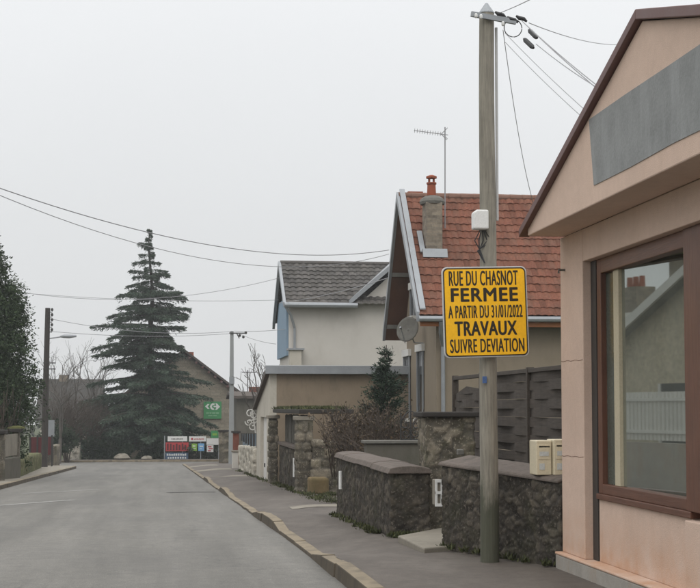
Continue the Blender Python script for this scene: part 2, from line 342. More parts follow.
# ------------------------------------------------------------------ builders
class MB:
    def __init__(s): s.v = []; s.f = []; s.cuts = []
    def add(s, vs, fs):
        o = len(s.v); s.cuts.append((o, len(s.f))); s.v += [tuple(p) for p in vs]; s.f += [tuple(i + o for i in f) for f in fs]; return s
    def box(s, x0, x1, y0, y1, z0, z1):
        x0, x1 = sorted((x0, x1)); y0, y1 = sorted((y0, y1)); z0, z1 = sorted((z0, z1))
        return s.add([(x0,y0,z0),(x1,y0,z0),(x1,y1,z0),(x0,y1,z0),(x0,y0,z1),(x1,y0,z1),(x1,y1,z1),(x0,y1,z1)],
                     [(0,3,2,1),(4,5,6,7),(0,1,5,4),(1,2,6,5),(2,3,7,6),(3,0,4,7)])
    def hexa(s, a, b):
        """bottom quad a, top quad b (same order, counter-clockwise from above)"""
        return s.add(list(a) + list(b), [(0,3,2,1),(4,5,6,7),(0,1,5,4),(1,2,6,5),(2,3,7,6),(3,0,4,7)])
    def prism(s, poly, d):
        """polygon of 3-D points swept by vector d"""
        n = len(poly); d = Vector(d); a = [Vector(p) for p in poly]
        return s.add(a + [p + d for p in a], [tuple(range(n))[::-1], tuple(range(n, 2 * n))] + [(i, (i + 1) % n, n + (i + 1) % n, n + i) for i in range(n)])
    def bar(s, p, q, w, h=None, up=(0, 0, 1)):
        h = h or w; p = Vector(p); q = Vector(q); d = (q - p).normalized(); u = Vector(up)
        if abs(d.dot(u)) > .98: u = Vector((0, 1, 0))
        r = d.cross(u).normalized() * (w / 2); u2 = r.cross(d).normalized() * (h / 2)
        return s.add([p-r-u2,p+r-u2,p+r+u2,p-r+u2,q-r-u2,q+r-u2,q+r+u2,q-r+u2],
                     [(3,2,1,0),(4,5,6,7),(0,1,5,4),(1,2,6,5),(2,3,7,6),(3,0,4,7)])
    def tube(s, pts, r, n=8, cap=True):
        pts = [Vector(p) for p in pts]; rs = r if isinstance(r, (list, tuple)) else [r] * len(pts)
        o = len(s.v); t = (pts[1] - pts[0]).normalized(); ref = Vector((0, 0, 1)) if abs(t.z) < .9 else Vector((1, 0, 0))
        for i, p in enumerate(pts):
            t = (pts[min(i + 1, len(pts) - 1)] - pts[max(i - 1, 0)]).normalized()
            a = t.cross(ref)
            if a.length < 1e-4: a = t.cross(Vector((0, 1, 0)))
            a.normalize(); b = a.cross(t)
            for k in range(n):
                g = 2 * math.pi * k / n; s.v.append(tuple(p + (a * math.cos(g) + b * math.sin(g)) * rs[i]))
        for i in range(len(pts) - 1):
            for k in range(n):
                k2 = (k + 1) % n; s.f.append((o+i*n+k, o+i*n+k2, o+(i+1)*n+k2, o+(i+1)*n+k))
        if cap:
            s.f.append(tuple(o + k for k in range(n))[::-1]); s.f.append(tuple(o + (len(pts)-1)*n + k for k in range(n)))
        return s
    def lathe(s, c, prof, n=16):
        c = Vector(c); o = len(s.v)
        for r, z in prof:
            for k in range(n):
                g = 2 * math.pi * k / n; s.v.append((c.x + r * math.cos(g), c.y + r * math.sin(g), c.z + z))
        for i in range(len(prof) - 1):
            for k in range(n):
                k2 = (k + 1) % n; s.f.append((o+i*n+k, o+i*n+k2, o+(i+1)*n+k2, o+(i+1)*n+k))
        s.f.append(tuple(o + k for k in range(n))[::-1]); s.f.append(tuple(o + (len(prof)-1)*n + k for k in range(n)))
        return s

def world_loc(o):
    l = Vector((0, 0, 0))
    while o: l = l + o.location; o = o.parent
    return l
def link_mesh(name, me, mat, parent=None, label=None):
    o = bpy.data.objects.new(name, me); COL.objects.link(o)
    if mat: me.materials.append(mat)
    if parent: o.parent = parent
    if label: o['label'] = label
    return o
def build(name, mb, mat, parent=None, label=None, bevel=0, smooth=False, base=None):
    """links the collected shapes as ONE mesh object; vertices are stored relative to the parent (or to base)"""
    off = world_loc(parent) if parent else Vector(base or (0, 0, 0))
    me = bpy.data.meshes.new(name)
    me.from_pydata([(x - off.x, y - off.y, z - off.z) for x, y, z in mb.v], [], mb.f)
    bm = bmesh.new(); bm.from_mesh(me); bmesh.ops.recalc_face_normals(bm, faces=bm.faces); bm.to_mesh(me); bm.free()
    o = link_mesh(name, me, mat, parent, label)
    if not parent: o.location = off
    if smooth:
        for p in me.polygons: p.use_smooth = True
    if bevel:
        b = o.modifiers.new('bevel', 'BEVEL'); b.width = bevel; b.segments = 2; b.limit_method = 'ANGLE'; b.angle_limit = R(40)
    return o
def build_each(name, mb, mat, parent, bevel=0):
    """every shape added to mb becomes a part of its own"""
    cuts = mb.cuts + [(len(mb.v), len(mb.f))]
    for (v0, f0), (v1, f1) in zip(cuts, cuts[1:]):
        q = MB(); q.v = mb.v[v0:v1]; q.f = [tuple(i - v0 for i in f) for f in mb.f[f0:f1]]; build(name, q, mat, parent, bevel=bevel)
def thing(name, label, cat, loc, group=None):
    o = bpy.data.objects.new(name, None); COL.objects.link(o); o.empty_display_size = .3
    o.location = loc; o['label'] = label; o['category'] = cat
    if group: o['group'] = group
    return o
def tag(o, label, cat, group=None):
    o['label'] = label; o['category'] = cat
    if group: o['group'] = group
    return o
def structure(o): o['kind'] = 'structure'; return o

def np_mesh(name, V, F, mat, parent=None, tint=None, base=None):
    """V (n,3), F (m,k): fast mesh; tint is one value per vertex"""
    off = world_loc(parent) if parent else Vector(base or (0, 0, 0))
    V = np.asarray(V, dtype=np.float32) - np.array(off, dtype=np.float32)
    F = np.asarray(F, dtype=np.int32); k = F.shape[1]
    me = bpy.data.meshes.new(name)
    me.vertices.add(len(V)); me.vertices.foreach_set('co', V.ravel())
    me.loops.add(F.size); me.loops.foreach_set('vertex_index', F.ravel())
    me.polygons.add(len(F)); me.polygons.foreach_set('loop_start', np.arange(0, F.size, k, dtype=np.int32))
    me.update(calc_edges=True)
    if tint is not None:
        a = me.attributes.new('tint', 'FLOAT', 'POINT'); a.data.foreach_set('value', np.asarray(tint, dtype=np.float32))
    o = link_mesh(name, me, mat, parent)
    if not parent: o.location = off
    return o
def leaves(C, D, L, W, rng):
    """one bent diamond leaf per centre C along direction D"""
    C = np.asarray(C); D = np.asarray(D); n = len(C)
    D = D / (np.linalg.norm(D, axis=1, keepdims=True) + 1e-9)
    S = np.cross(D, rng.normal(size=(n, 3))); S /= (np.linalg.norm(S, axis=1, keepdims=True) + 1e-9)
    L = np.broadcast_to(L, (n,))[:, None]; W = np.broadcast_to(W, (n,))[:, None]
    V = np.stack([C, C + D * L * .45 + S * W * .5, C + D * L, C + D * L * .45 - S * W * .5], axis=1).reshape(-1, 3)
    F = np.arange(4 * n).reshape(n, 4)
    t = np.repeat(rng.random(n), 4)
    return V, F, t

def sm(a, b, x):
    t = min(1, max(0, (x - a) / (b - a))); return t * t * (3 - 2 * t)

def rubble(name, mb_box, mat, parent=None, label=None, cell=(.22, .12), step=.04, depth=.025, joint_w=.16, seed=0, base=None, block=None):
    """a solid given by its 4-corner plan and heights, skinned with displaced stones. mb_box = (corners ccw [(x,y)]*4, zbottom[4], ztop[4])"""
    pl, zb, zt = mb_box
    bm = bmesh.new()
    P = [Vector((x, y, 0)) for x, y in pl]
    # side grids + top grid, welded
    def grid(fn, nu, nv):
        vv = [[bm.verts.new(fn(i / nu, j / nv)) for j in range(nv + 1)] for i in range(nu + 1)]
        for i in range(nu):
            for j in range(nv): bm.faces.new((vv[i][j], vv[i+1][j], vv[i+1][j+1], vv[i][j+1]))
    hmax = max(zt) - min(zb)
    nv = max(2, int(hmax / step)); ns = [max(2, int((P[(k+1) % 4] - P[k]).length / step)) for k in range(4)]
    n0, n1 = max(ns[0], ns[2]), max(ns[1], ns[3])
    for k in range(4):
        a, b = P[k], P[(k + 1) % 4]; k2 = (k + 1) % 4
        def fn(u, v, a=a, b=b, k=k, k2=k2):
            p = a.lerp(b, u); lo = zb[k] * (1 - u) + zb[k2] * u; hi = zt[k] * (1 - u) + zt[k2] * u
            return (p.x, p.y, lo + (hi - lo) * v)
        grid(fn, n0 if k % 2 == 0 else n1, nv)
    def ft(u, v):
        p = P[0].lerp(P[1], u).lerp(P[3].lerp(P[2], u), v)
        z = (zt[0] * (1 - u) + zt[1] * u) * (1 - v) + (zt[3] * (1 - u) + zt[2] * u) * v
        return (p.x, p.y, z)
    grid(ft, n0, n1)
    bmesh.ops.remove_doubles(bm, verts=bm.verts, dist=1e-4)
    bmesh.ops.recalc_face_normals(bm, faces=bm.faces); bm.normal_update()
    st = bm.verts.layers.float.new('stone'); jt = bm.verts.layers.float.new('joint')
    sx_, sz_ = 1 / cell[0], 1 / cell[1]
    off = world_loc(parent) if parent else Vector(base or (0, 0, 0))
    new = []
    for v in bm.verts:
        c = v.co
        q = Vector(((c.x + .03 * noise.noise(c * 5)) * sx_, c.y * sx_, (c.z + .025 * noise.noise(c * 4 + Vector((9, 0, 0)))) * sz_ + seed * 17.3))
        if block:
            zz = (c.z + .02 * noise.noise(c * 3)) / block[1]; row = math.floor(zz); uu = (c.x + c.y + .03 * noise.noise(c * 2 + Vector((5, 0, 0)))) / (block[0] * (.75 + .5 * (math.sin(row * 7.1 + seed) * .5 + .5))) + (row * .37) % 1
            col = math.floor(uu); fz = zz - row; fu = uu - col
            e_ = min(1, min(min(fz, 1 - fz) * block[1], min(fu, 1 - fu) * block[0]) / .045); h = Vector((row, col, seed))
        else:
            d, pts = noise.voronoi(q)
            e_ = min(1, (d[1] - d[0]) / joint_w); h = pts[0]
        rnd = abs(math.sin(h.x * 12.9898 + h.y * 78.233 + h.z * 37.7) * 43758.5) % 1
        v[st] = rnd; v[jt] = (1 - e_) ** 1.5 * .85
        new.append(c + v.normal * (depth * (sm(0, .55, e_) * (.45 + .9 * rnd) - .5) + .012 * noise.noise(c * 9)) - off)
    for v, c in zip(bm.verts, new): v.co = c
    me = bpy.data.meshes.new(name); bm.to_mesh(me); bm.free()
    for p in me.polygons: p.use_smooth = True
    o = link_mesh(name, me, mat, parent, label)
    if not parent: o.location = off
    return o

def tile_slope(name, p0, u, v, L, S, tw, th, mat, parent=None, amp=.03, lip=.03, seed=0):
    """roof covering: rows of interlocking tiles as a height field; p0 eave corner, u along the eave, v up the slope"""
    u = Vector(u).normalized(); v = Vector(v).normalized(); nrm = u.cross(v).normalized()
    if nrm.z < 0: nrm = -nrm
    nc, nr = max(1, round(L / tw)), max(1, round(S / th)); tw = L / nc; th = S / nr
    US = [0, .2, .4, .6, .8]; prof = [.1, .75, 1, .75, .1]
    us = [(c + a, p) for c in range(nc) for a, p in zip(US, prof)] + [(nc, .1)]
    vs_ = [(r + a, 1 - a) for r in range(nr) for a in (0.0, .5, .97)] + [(nr, .05)]
    rg = random.Random(seed); V = []; UV = []
    jit = {}
    for b, q in vs_:
        for a, p in us:
            k = (int(a), int(b)); j = jit.setdefault(k, rg.uniform(-.006, .008))
            w_ = .035 * noise.noise(Vector((a * .12, b * .2, seed)))
            V.append(Vector(p0) + u * (a * tw) + v * (b * th) + nrm * (amp * p + lip * q + j + w_)); UV.append((a, b))
    nu = len(us); F = [(r*nu+c, r*nu+c+1, (r+1)*nu+c+1, (r+1)*nu+c) for r in range(len(vs_)-1) for c in range(nu-1)]
    off = world_loc(parent) if parent else Vector((0, 0, 0))
    me = bpy.data.meshes.new(name); me.from_pydata([tuple(p - off) for p in V], [], F)
    uvl = me.uv_layers.new(name='UVMap')
    for poly in me.polygons:
        cu = sum(UV[i][0] for i in poly.vertices) / 4; cv = sum(UV[i][1] for i in poly.vertices) / 4
        for li in poly.loop_indices: uvl.data[li].uv = (cu, cv)
    return link_mesh(name, me, mat, parent)

# ------------------------------------------------------------------ ground levels
def g(y):                                         # carriageway level: flat by the shop, then falling to the junction
    if y < 10: return 0.0
    if y < 18: return -.0249 * (y - 10) ** 2 / 16
    return -.0249 * (min(y, 97) - 14)
def kx(y): return 1.6 - .0099 * (y - 11.7)        # right kerb line
LX = -4.5                                         # left kerb line
def pv(y): return g(y) + .13
JY0, JY1 = 83.0, 96.5                             # junction: near corner and far kerb
KERB = [(-20, .13), (14.2, .13), (15.3, .035), (19.8, .035), (20.6, .125), (23.2, .125), (24.4, .03), (33.0, .03), (34.0, .11), (36.5, .11), (37.5, .03), (44, .03), (45, .11), (48, .11), (49, .04), (84, .04)]
def kh(y):
    for (a, h0), (b, h1) in zip(KERB, KERB[1:]):
        if a <= y <= b: return h0 + (h1 - h0) * (y - a) / (b - a)
    return .1

def sheet(name, xs_of_y, ys, zf, mat):
    mb = MB(); n = None
    for y in ys:
        xs = xs_of_y(y); n = len(xs)
        mb.v += [(x, y, zf(x, y)) for x in xs]
    for r in range(len(ys) - 1):
        for c in range(n - 1): mb.f.append((r*n+c, r*n+c+1, (r+1)*n+c+1, (r+1)*n+c))
    return structure(build(name, mb, mat, smooth=True))
def lin(a, b, n): return [a + (b - a) * i / (n - 1) for i in range(n)]
# one big ground sheet; gardens stand a little higher than the street
def gz(x, y):
    base = g(y)
    if x > 3.2 and y < 60: return base - .2 + .45 * sm(3.3, 4.4, x)
    if x < -6.5 and y < 90: return base - .2 + .7 * sm(-6.5, -9, x)
    return base - .2
gx = [-240, -120, -60, -30, -20, -14, -9, -8, -7, -6.5, -6, -3, 0, 3, 3.3, 3.7, 4.0, 4.4, 6, 9, 14, 20, 30, 60, 120, 240]
gy = [-120, -60, -20, 0] + lin(4, 110, 54) + [140, 200, 330]
sheet('ground', lambda y: gx, gy, gz, M['ground'])
sheet('road', lambda y: lin(LX - .4, kx(min(y, 84)) + .3, 9), lin(-25, 84, 110), lambda x, y: g(y) + .03 * (1 - ((x + 1.45) / 3.1) ** 2) * 0 , M['road'])
sheet('cross_road', lambda y: lin(-70, 70, 60), [74.5, 78, 80, 83.5, 84, 88, 92, 95, 97], lambda x, y: g(y) - .012 if (y < 84 and LX - .4 < x < 1.4) else g(y) - .004, M['road'])

def pave_z(x, y):
    d = x - (kx(y) + .14); h = kh(y)
    return g(y) + h + (.13 - h) * sm(0, 1.1, d) + .004 * noise.noise(Vector((x * 1.7, y * .9, 0)))
sheet('pavement', lambda y: [kx(y) + .13, kx(y) + .3, kx(y) + .5, kx(y) + .75, kx(y) + 1.0, kx(y) + 1.3, kx(y) + 1.7, 3.4, 4.1 if y < 40 else 3.9], lin(-20, 83, 207), pave_z, M['pave'])
def lkx(y): return LX if y < 72 else LX - (y - 72) ** 2 * .12
sheet('pavement_left', lambda y: [lkx(y) - 1.6, lkx(y) - 1.2, lkx(y) - .8, lkx(y) - .4, lkx(y) - .16], lin(-20, 79, 100), lambda x, y: g(y) + .12, M['concrete'])
sheet('pavement_far', lambda y: lin(-60, 60, 20), [96.66, 97.4, 98.6], lambda x, y: g(97) + .12, M['pave'])
# kerb stones
def kerb_run(name, y0, y1, xf, hf, side, step=1.0):
    mb = MB(); y = y0; rg = random.Random(3)
    while y < y1:
        l = min(step * rg.uniform(.85, 1.1), y1 - y + .01); ya, yb = y + .006, y + l - .006
        j = rg.uniform(-.006, .006); jx = rg.uniform(-.008, .008)
        A = []; B = []
        for yy in (ya, yb):
            x = xf(yy) + jx; x2 = x + side * .17
            A.append((x, yy, g(yy) - .15)); A.append((x2, yy, g(yy) - .15))
            B.append((x + side * .025, yy, g(yy) + hf(yy) + .008 + j)); B.append((x2, yy, g(yy) + hf(yy) + .012 + j))
        mb.hexa([A[0], A[1], A[3], A[2]], [B[0], B[1], B[3], B[2]]); y += l
    o = structure(build(name, mb, M['kerb'], bevel=.012)); o.data.materials.append(M['kerb_side'])
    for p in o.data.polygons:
        if p.normal.z < .5: p.material_index = 1  # upright faces get the darker kerb colour
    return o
kerb_run('kerb', 2, 83, kx, kh, 1)
kerb_run('kerb_left', 2, 78, lkx, lambda y: .11, -1)
mb = MB()
for k in range(-40, 60): mb.box(k + .006, k + .994, 96.5, 96.67, g(97) - .15, g(97) + .13 + .006 * ((k * 7) % 3 - 1))
structure(build('kerb_far', mb, M['kerb'], bevel=.012))
# pale concrete aprons across the pavement at the gateways
def apron(y0, y1, xa, xb):
    n = 6
    mb = MB(); ys = lin(y0, y1, 6); xs = lin(xa, xb, n)
    for y in ys:
        for x in xs: mb.v.append((x, y, pave_z(x, y) + .006))
    for r in range(5):
        for c in range(n - 1): mb.f.append((r*n+c, r*n+c+1, (r+1)*n+c+1, (r+1)*n+c))
    return mb
am = MB()
for a in ((24.6, 25.5, 2.2, 3.3), (47.5, 49.5, 1.45, 2.9), (60, 63, 1.3, 2.8), (71, 74, 1.2, 2.6)):
    q = apron(*a); am.add(q.v, q.f)
structure(build('pavement_aprons', am, M['concrete'], smooth=True))
# worn white lines and a tar seam on the carriageway
def strip(pts, w_, lift):
    mb = MB()
    for (xa, ya), (xb, yb) in zip(pts, pts[1:]):
        d = Vector((xb - xa, yb - ya, 0)).normalized(); s = Vector((-d.y, d.x, 0)) * w_ / 2
        q = [Vector((xa, ya, 0)) - s, Vector((xb, yb, 0)) - s, Vector((xb, yb, 0)) + s, Vector((xa, ya, 0)) + s]
        mb.add([(p.x, p.y, g(p.y) + lift) for p in q], [(0, 1, 2, 3)])
    return mb
lm = MB()
for pts in ([(-3.6, 36.3), (-2.7, 37.6), (-1.85, 38.9)], [(-3.9, 28.3), (-3.0, 30.0), (-2.05, 31.9)], [(-1.0, 94.5), (.6, 94.5)], [(-3.4, 93.5), (-1.9, 93.5)]):
    q = strip(pts, .17 if pts[0][1] < 80 else .5, .005); lm.add(q.v, q.f)
structure(build('road_markings', lm, M['line_paint']))
q = strip([(.05, 36.0), (.6, 36.3), (1.25, 36.2)], .30, .006); q2 = strip([(-4.3, 19.5), (-1, 19.9), (1.35, 19.6)], .05, .0055)
structure(build('tar_seams', q, M['tar']))

# ================================================================== the shop on the right
SX = 3.65                                        # facade plane
yc = at(562.6, 554, X=SX).y                      # far street corner (about 12.8)
ypil = at(585, 560, X=SX).y                      # end of the corner pilaster
yw1 = at(691, 505, X=SX + .08).y                 # near end of the shop window
ynear = 4.6
zh = 2.90; zs = .86; zsof = 3.19; zp = .27
shop = thing('shop', 'pink rendered shop with gable front, bare grey sign patch and large brown window', 'shop', (5.5, 9, .13))
b = MB()
b.box(SX, SX + .28, ypil, yc, zp, zsof)                               # corner pilaster
b.box(SX + .003, SX + .28, ynear, ypil, zh, zsof)                     # lintel over the window
b.box(SX + .28, 10, yc - .28, yc - .003, zp, zsof)                    # far side wall
b.box(SX + .3, 10, ynear - .3, ynear, zp, zsof)                       # near side wall
b.box(9.7, 10, ynear + .003, yc - .29, zp, zsof)                      # back wall
build('wall', b, M['render_pink'], shop, bevel=.008)
b = MB(); b.box(SX + .085, SX + .27, yw1 - .02, ypil - .155, zp, zs - .05)
build('window_apron', b, M['render_pink'], shop, bevel=.006)
b = MB(); b.box(SX + .02, SX + .29, yw1 - .5, yw1 - .03, zp, zs - .06); b.box(SX + .06, SX + .29, ynear, yw1 - .5, zp, zs - .06)
build('side_apron', b, M['render_pink'], shop, bevel=.006)
b = MB(); b.box(SX - .06, 10.05, ynear - .3, yc + .03, -.1, zp - .022)
build('plinth', b, M['plinth'], shop, bevel=.012)
b = MB(); b.box(SX - .065, 10.04, ynear - .3, yc + .035, zp - .022, zp)
build('ledge', b, M['render_pink'], shop, bevel=.008)
b = MB(); b.box(SX + .3, 9.7, ynear, yc - .3, zp + .002, zp + .03); b.box(6.6, 6.7, ynear + .01, yc - .3, zp + .04, zsof - .01)
build('interior', b, M['interior'], shop)
b = MB(); b.box(SX + .075, SX + .24, ypil - .15, ypil - .003, zp + .003, zh - .003)  # dark upright strip between pilaster and window frame
build('dark_upright', b, M['dark_metal'], shop)
# window: frame with sill, glass, mullion
fx = SX + .08; yf0 = ypil - .155
wf = MB(); fw = .11
wv = MB(); wv.box(fx + .001, fx + .1, yf0 - fw, yf0, zs + .001, zh - .002)                       # far stile
wf.box(fx, fx + .1, yw1, yf0 - fw, zh - .13, zh - .002)                        # head
wf.box(fx, fx + .1, yw1, yf0 - fw, zs + .001, zs + .085)                        # bottom rail
wv.box(fx - .02, fx + .12, yw1 - .32, yw1 + .04, zs + .001, zh - .003)         # broad near post
wf.box(fx, fx + .1, ynear + .3, yw1 - .32, zh - .13, zh - .002)
wf.box(fx, fx + .1, ynear + .3, yw1 - .32, zs + .001, zs + .085)
fr = build('window_frame', wf, M['frame_brown'], shop, bevel=.006)
build_each('upright', wv, M['frame_upright'], fr, bevel=.006)
b = MB(); b.box(fx - .022, fx + .11, yw1 - .04, yf0, zs - .05, zs)
build('sill', b, M['frame_brown'], fr, bevel=.006)
yg = at(623, 400, X=fx + .06).y                                        # glass starts beyond a dark side strip and a beige batten
b = MB(); b.box(fx + .05, fx + .075, yg + .14, yf0 - fw - .002, zs + .087, zh - .132); build('side_strip', b, M['strip'], fr)
b = MB(); b.box(fx + .03, fx + .10, yg, yg + .138, zs + .087, zh - .132); build('batten', b, M['curtain'], fr)
GA = R(7.0)                                                            # angle added to the big pane so it doesn't mirror the yellow sign
gd = Vector((math.sin(GA), -math.cos(GA), 0)); g0 = Vector((fx + .06, yg - .002, 0)); gl_ = (yg - yw1) / math.cos(GA) + .25; g1 = g0 + gd * gl_; gt_ = Vector((.012, 0, 0))
b = MB(); P4 = [g0, g1, g1 + gt_, g0 + gt_]; b.hexa([(p.x, p.y, zs + .06) for p in P4], [(p.x, p.y, zh - .1) for p in P4]); build('glass', b, M['glass'], fr)
b = MB(); b.box(fx + .102, fx + .36, yw1 - .3, yf0, zs - .03, zs + .06); b.box(fx + .102, fx + .36, yw1 - .3, yf0, zh - .1, zh - .004); build_each('reveal', b, M['curtain'], fr)
b = MB(); b.box(fx + .05, fx + .062, ynear + .3, yw1 - .32, zs + .085, zh - .13); build('glass', b, M['glass'], fr)
for py0, py1 in ((361, 359.5), (455.5, 457)):
    b = MB(); zz_ = [at(563 + 21 * t_, py0 + (py1 - py0) * t_, X=SX).z + .004 * math.sin(17 * t_ + py0) for t_ in lin(0, 1, 12)]; yy_ = lin(yc - .01, ypil + .012, 12)
    b.add([(SX - .0012, y, z) for y, z in zip(yy_, zz_)] + [(SX - .0012, y, z - .0045) for y, z in zip(yy_, zz_)], [(i, i + 1, 13 + i, 12 + i) for i in range(11)]); build('plaster_crack', b, M['soffit'], shop)
# pediment with the bare sign patch
PX = 3.30
pl = at(527.7, 233.4, X=PX); pa = at(642, 18, X=PX); ya = pa.y; pr2 = at(700, 14.5, X=PX)
ye = pl.y; sl_ = (pa.z - pl.z - .04) / (ye - ya); sr_ = (pa.z - pr2.z) / (ya - pr2.y); yn = ya - (pa.z - pl.z - .04) / sr_
b = MB()
b.prism([(PX, ye, zsof), (PX, ye, pl.z + .04), (PX, ya, pa.z - .02), (PX, yn, pl.z + .04), (PX, yn, zsof)], (.36, 0, 0))
build('pediment', b, M['render_pink'], shop, bevel=.01)
b = MB()
def roofpt(y, up, x): return (x, y, pa.z - (abs(y - ya) * (sl_ if y > ya else sr_)) + up)
e2 = .14
for sgn in (1, -1):
    ye_ = ye + e2 if sgn > 0 else yn - e2
    b.prism([roofpt(ye_, -.012, PX - .05), roofpt(ye_, .062, PX - .05), roofpt(ya, .062, PX - .05), roofpt(ya, -.012, PX - .05)], (.10, 0, 0))
build_each('fascia', b, M['trim_brown'], shop, bevel=.006)
b = MB()
for sgn in (1, -1):
    ye_ = ye + e2 if sgn > 0 else yn - e2
    b.prism([roofpt(ye_, .0, PX + .052), roofpt(ye_, .05, PX + .052), roofpt(ya, .05, PX + .052), roofpt(ya, .0, PX + .052)], (6.8, 0, 0))
build('roof', b, M['dark_roof'], shop)
b = MB(); b.prism([(SX + .33, ye, zsof + .003), (SX + .33, ya, pa.z - .06), (SX + .33, yn, zsof + .003)], (6.0, 0, 0))
build('gable_wall', b, M['render_pink'], shop)
p1, p2 = at(589.5, 119.8, X=PX), at(594.4, 184.9, X=PX); zt_, zb_ = p1.z, p2.z - .005
b = MB(); pts = [(PX, p2.y, zb_), (PX, p1.y, zt_)]
y0, y1 = p1.y, 6.2
pts += [(PX, y0 + (y1 - y0) * t, zt_ + .004 * math.sin(9 * t)) for t in (.2, .4, .6, .8)] + [(PX, y1, zt_), (PX, y1, zb_)]
pts += [(PX, y1 + (p2.y - y1) * t, zb_ + .006 * math.sin(13 * t)) for t in (.2, .4, .6, .8)]
b.prism([(x - .006, y, z) for x, y, z in pts], (.005, 0, 0))
build('sign_patch', b, M['panel_grey'], shop)
b = MB(); q = at(556, 245, X=SX + .1); b.tube([(q.x, yc + .02, zsof - .02), (q.x - .02, yc + .09, zsof - .1), (q.x - .01, yc + .07, zsof - .27)], [.03, .04, .02], 8)
build('cable_fitting', b, M['dark_metal'], shop)
b = MB(); q = at(565, 270, X=SX); b.tube([(SX + .02, q.y, q.z), (SX - .06, q.y, q.z), (SX - .06, q.y, q.z - .03)], .012, 6)
build('wall_hook', b, M['mortar'], shop)

# ================================================================== wooden telephone pole with the yellow sign
zg = .13
pb = at(489.5, 560, Z=zg); PXc, PYc = pb.x, pb.y
ptop = at(491, 14, Y=PYc).z
pole = thing('telephone_pole', 'weathered grey wooden telephone pole carrying the yellow road closure sign', 'utility pole', (PXc, PYc, zg))
b = MB(); zz = lin(zg - .3, ptop, 14); rr = lin(.093, .073, 14)
b.tube([(PXc + .004 * math.sin(k), PYc, z) for k, z in enumerate(zz)], rr, 20)
build('shaft', b, M['pole_wood'], pole, smooth=False)
b = MB(); b.lathe((PXc, PYc, ptop + .001), [(.078, 0), (.076, .01), (.012, .105)], 16); build('pointed_cap', b, M['zinc'], pole)
b = MB(); b.tube([(PXc + .095, PYc - .01, z) for z in (at(0, 212, Y=PYc).z, ptop - .14)], .014, 8)
build('cable_cover', b, M['cable_cover'], pole)
bx = at(480, 220, Y=PYc - .09)
b = MB(); b.prism([(bx.x - .075, bx.y - .06, bx.z - .095), (bx.x + .075, bx.y - .06, bx.z - .095), (bx.x + .075, bx.y - .06, bx.z + .095), (bx.x - .04, bx.y - .06, bx.z + .095), (bx.x - .075, bx.y - .06, bx.z + .07)], (0, .12, 0))
jb = build('junction_box', b, M['white_plastic'], pole, bevel=.015)
b = MB()
for k in range(5):
    x = bx.x + .0 + .012 * k; b.tube([(x, bx.y, bx.z - .1), (x - .05 + .03 * k, bx.y + .02, bx.z - .2), (x + .01 - .02 * k, bx.y + .03, bx.z - .3), (PXc - .05, PYc - .08, bx.z - .42)], .006, 5)
build('box_wire', b, M['cable'], jb)
b = MB(); q = at(485, 380, Y=PYc - .09); b.box(q.x - .025, q.x + .015, PYc - .1, PYc - .085, q.z - .03, q.z + .035)
build('blue_tag', b, M['blue_tag'], pole)
b = MB()                                                          # cross bracket, clamps and insulators at the top
q0, q1 = at(471, 14, Y=PYc - .1), at(516, 22, Y=PYc - .1)
b.bar(q0, q1, .03, .05)
build('bracket', b, M['zinc'], pole)
for px, py in ((500, 14), (512, 19), (521, 18)):
    q = at(px, py, Y=PYc - .1); b = MB(); b.tube([(q.x - .05, q.y, q.z + .02), (q.x - .02, q.y, q.z), (q.x + .03, q.y, q.z - .01), (q.x + .06, q.y, q.z - .035)], [.010, .021, .020, .010], 8)
    build('cable_clamp', b, M['cable'], pole)
b = MB(); c = at(513, 28, Y=PYc - .1)
b.tube([(c.x + .09 * math.cos(t), c.y, c.z + .09 * math.sin(t)) for t in lin(0, 6.2, 24)], .005, 5)
build('cable_loop', b, M['cable'], pole)
for px, py, a in ((503, 24, 0), (476, 16, 0), (481, 17, 0)):
    q = at(px, py, Y=PYc - .13); b = MB(); b.lathe((q.x, q.y, q.z - .02), [(.008, 0), (.016, .01), (.016, .035), (.008, .045)], 10)
    build('insulator', b, M['white_plastic'], pole)
# weeds at the foot are built further down

SYc = PYc - .135
TL, TR, BL, BR = (at(*p, Y=SYc) for p in ((441, 267), (527.6, 266.4), (444.2, 357.8), (528.6, 356.8)))
sc_ = (TL + TR + BL + BR) / 4; su = ((TR - TL) + (BR - BL)); sw = su.length / 2; su.normalize()
sh = ((TL - BL) + (TR - BR)).length / 2; rot = .030
U = Vector((math.cos(rot), 0.035, math.sin(rot))).normalized(); Vv = Vector((-math.sin(rot), 0, math.cos(rot))); Nn = U.cross(Vv).normalized()
sign = thing('road_closure_sign', 'yellow rounded square road closure notice with black French lettering', 'road sign', (sc_.x, sc_.y, sc_.z))
def splace(x, y, d): return sc_ + U * x + Vv * y + Nn * d            # d > 0 is towards the street
def rrect(w_, h_, r, n=8):
    P = []
    for cx, cy, a0 in ((w_/2-r, h_/2-r, 0), (-w_/2+r, h_/2-r, 90), (-w_/2+r, -h_/2+r, 180), (w_/2-r, -h_/2+r, 270)):
        for k in range(n + 1):
            a = R(a0 + 90 * k / n); P.append((cx + r * math.cos(a), cy + r * math.sin(a)))
    return P
def splate(w_, h_, r, d0, d1): 
    b = MB(); P = rrect(w_, h_, r); b.prism([splace(x, y, d0) for x, y in P], Nn * (d1 - d0)); return b
build('rim', splate(sw, sh, .055, -.02, .004), M['sign_rim'], sign, bevel=.004)
build('border', splate(sw - .022, sh - .022, .048, .004, .0055), M['sign_black'], sign)
build('panel', splate(sw - .046, sh - .046, .040, .0055, .007), M['yellow'], sign)
b = MB()
for dz in (.25, -.25): b.prism([splace(-.13, dz - .02, -.022), splace(.13, dz - .02, -.022), splace(.13, dz + .02, -.022), splace(-.13, dz + .02, -.022)], -Nn * .05)
build_each('clamp', b, M['zinc'], sign)

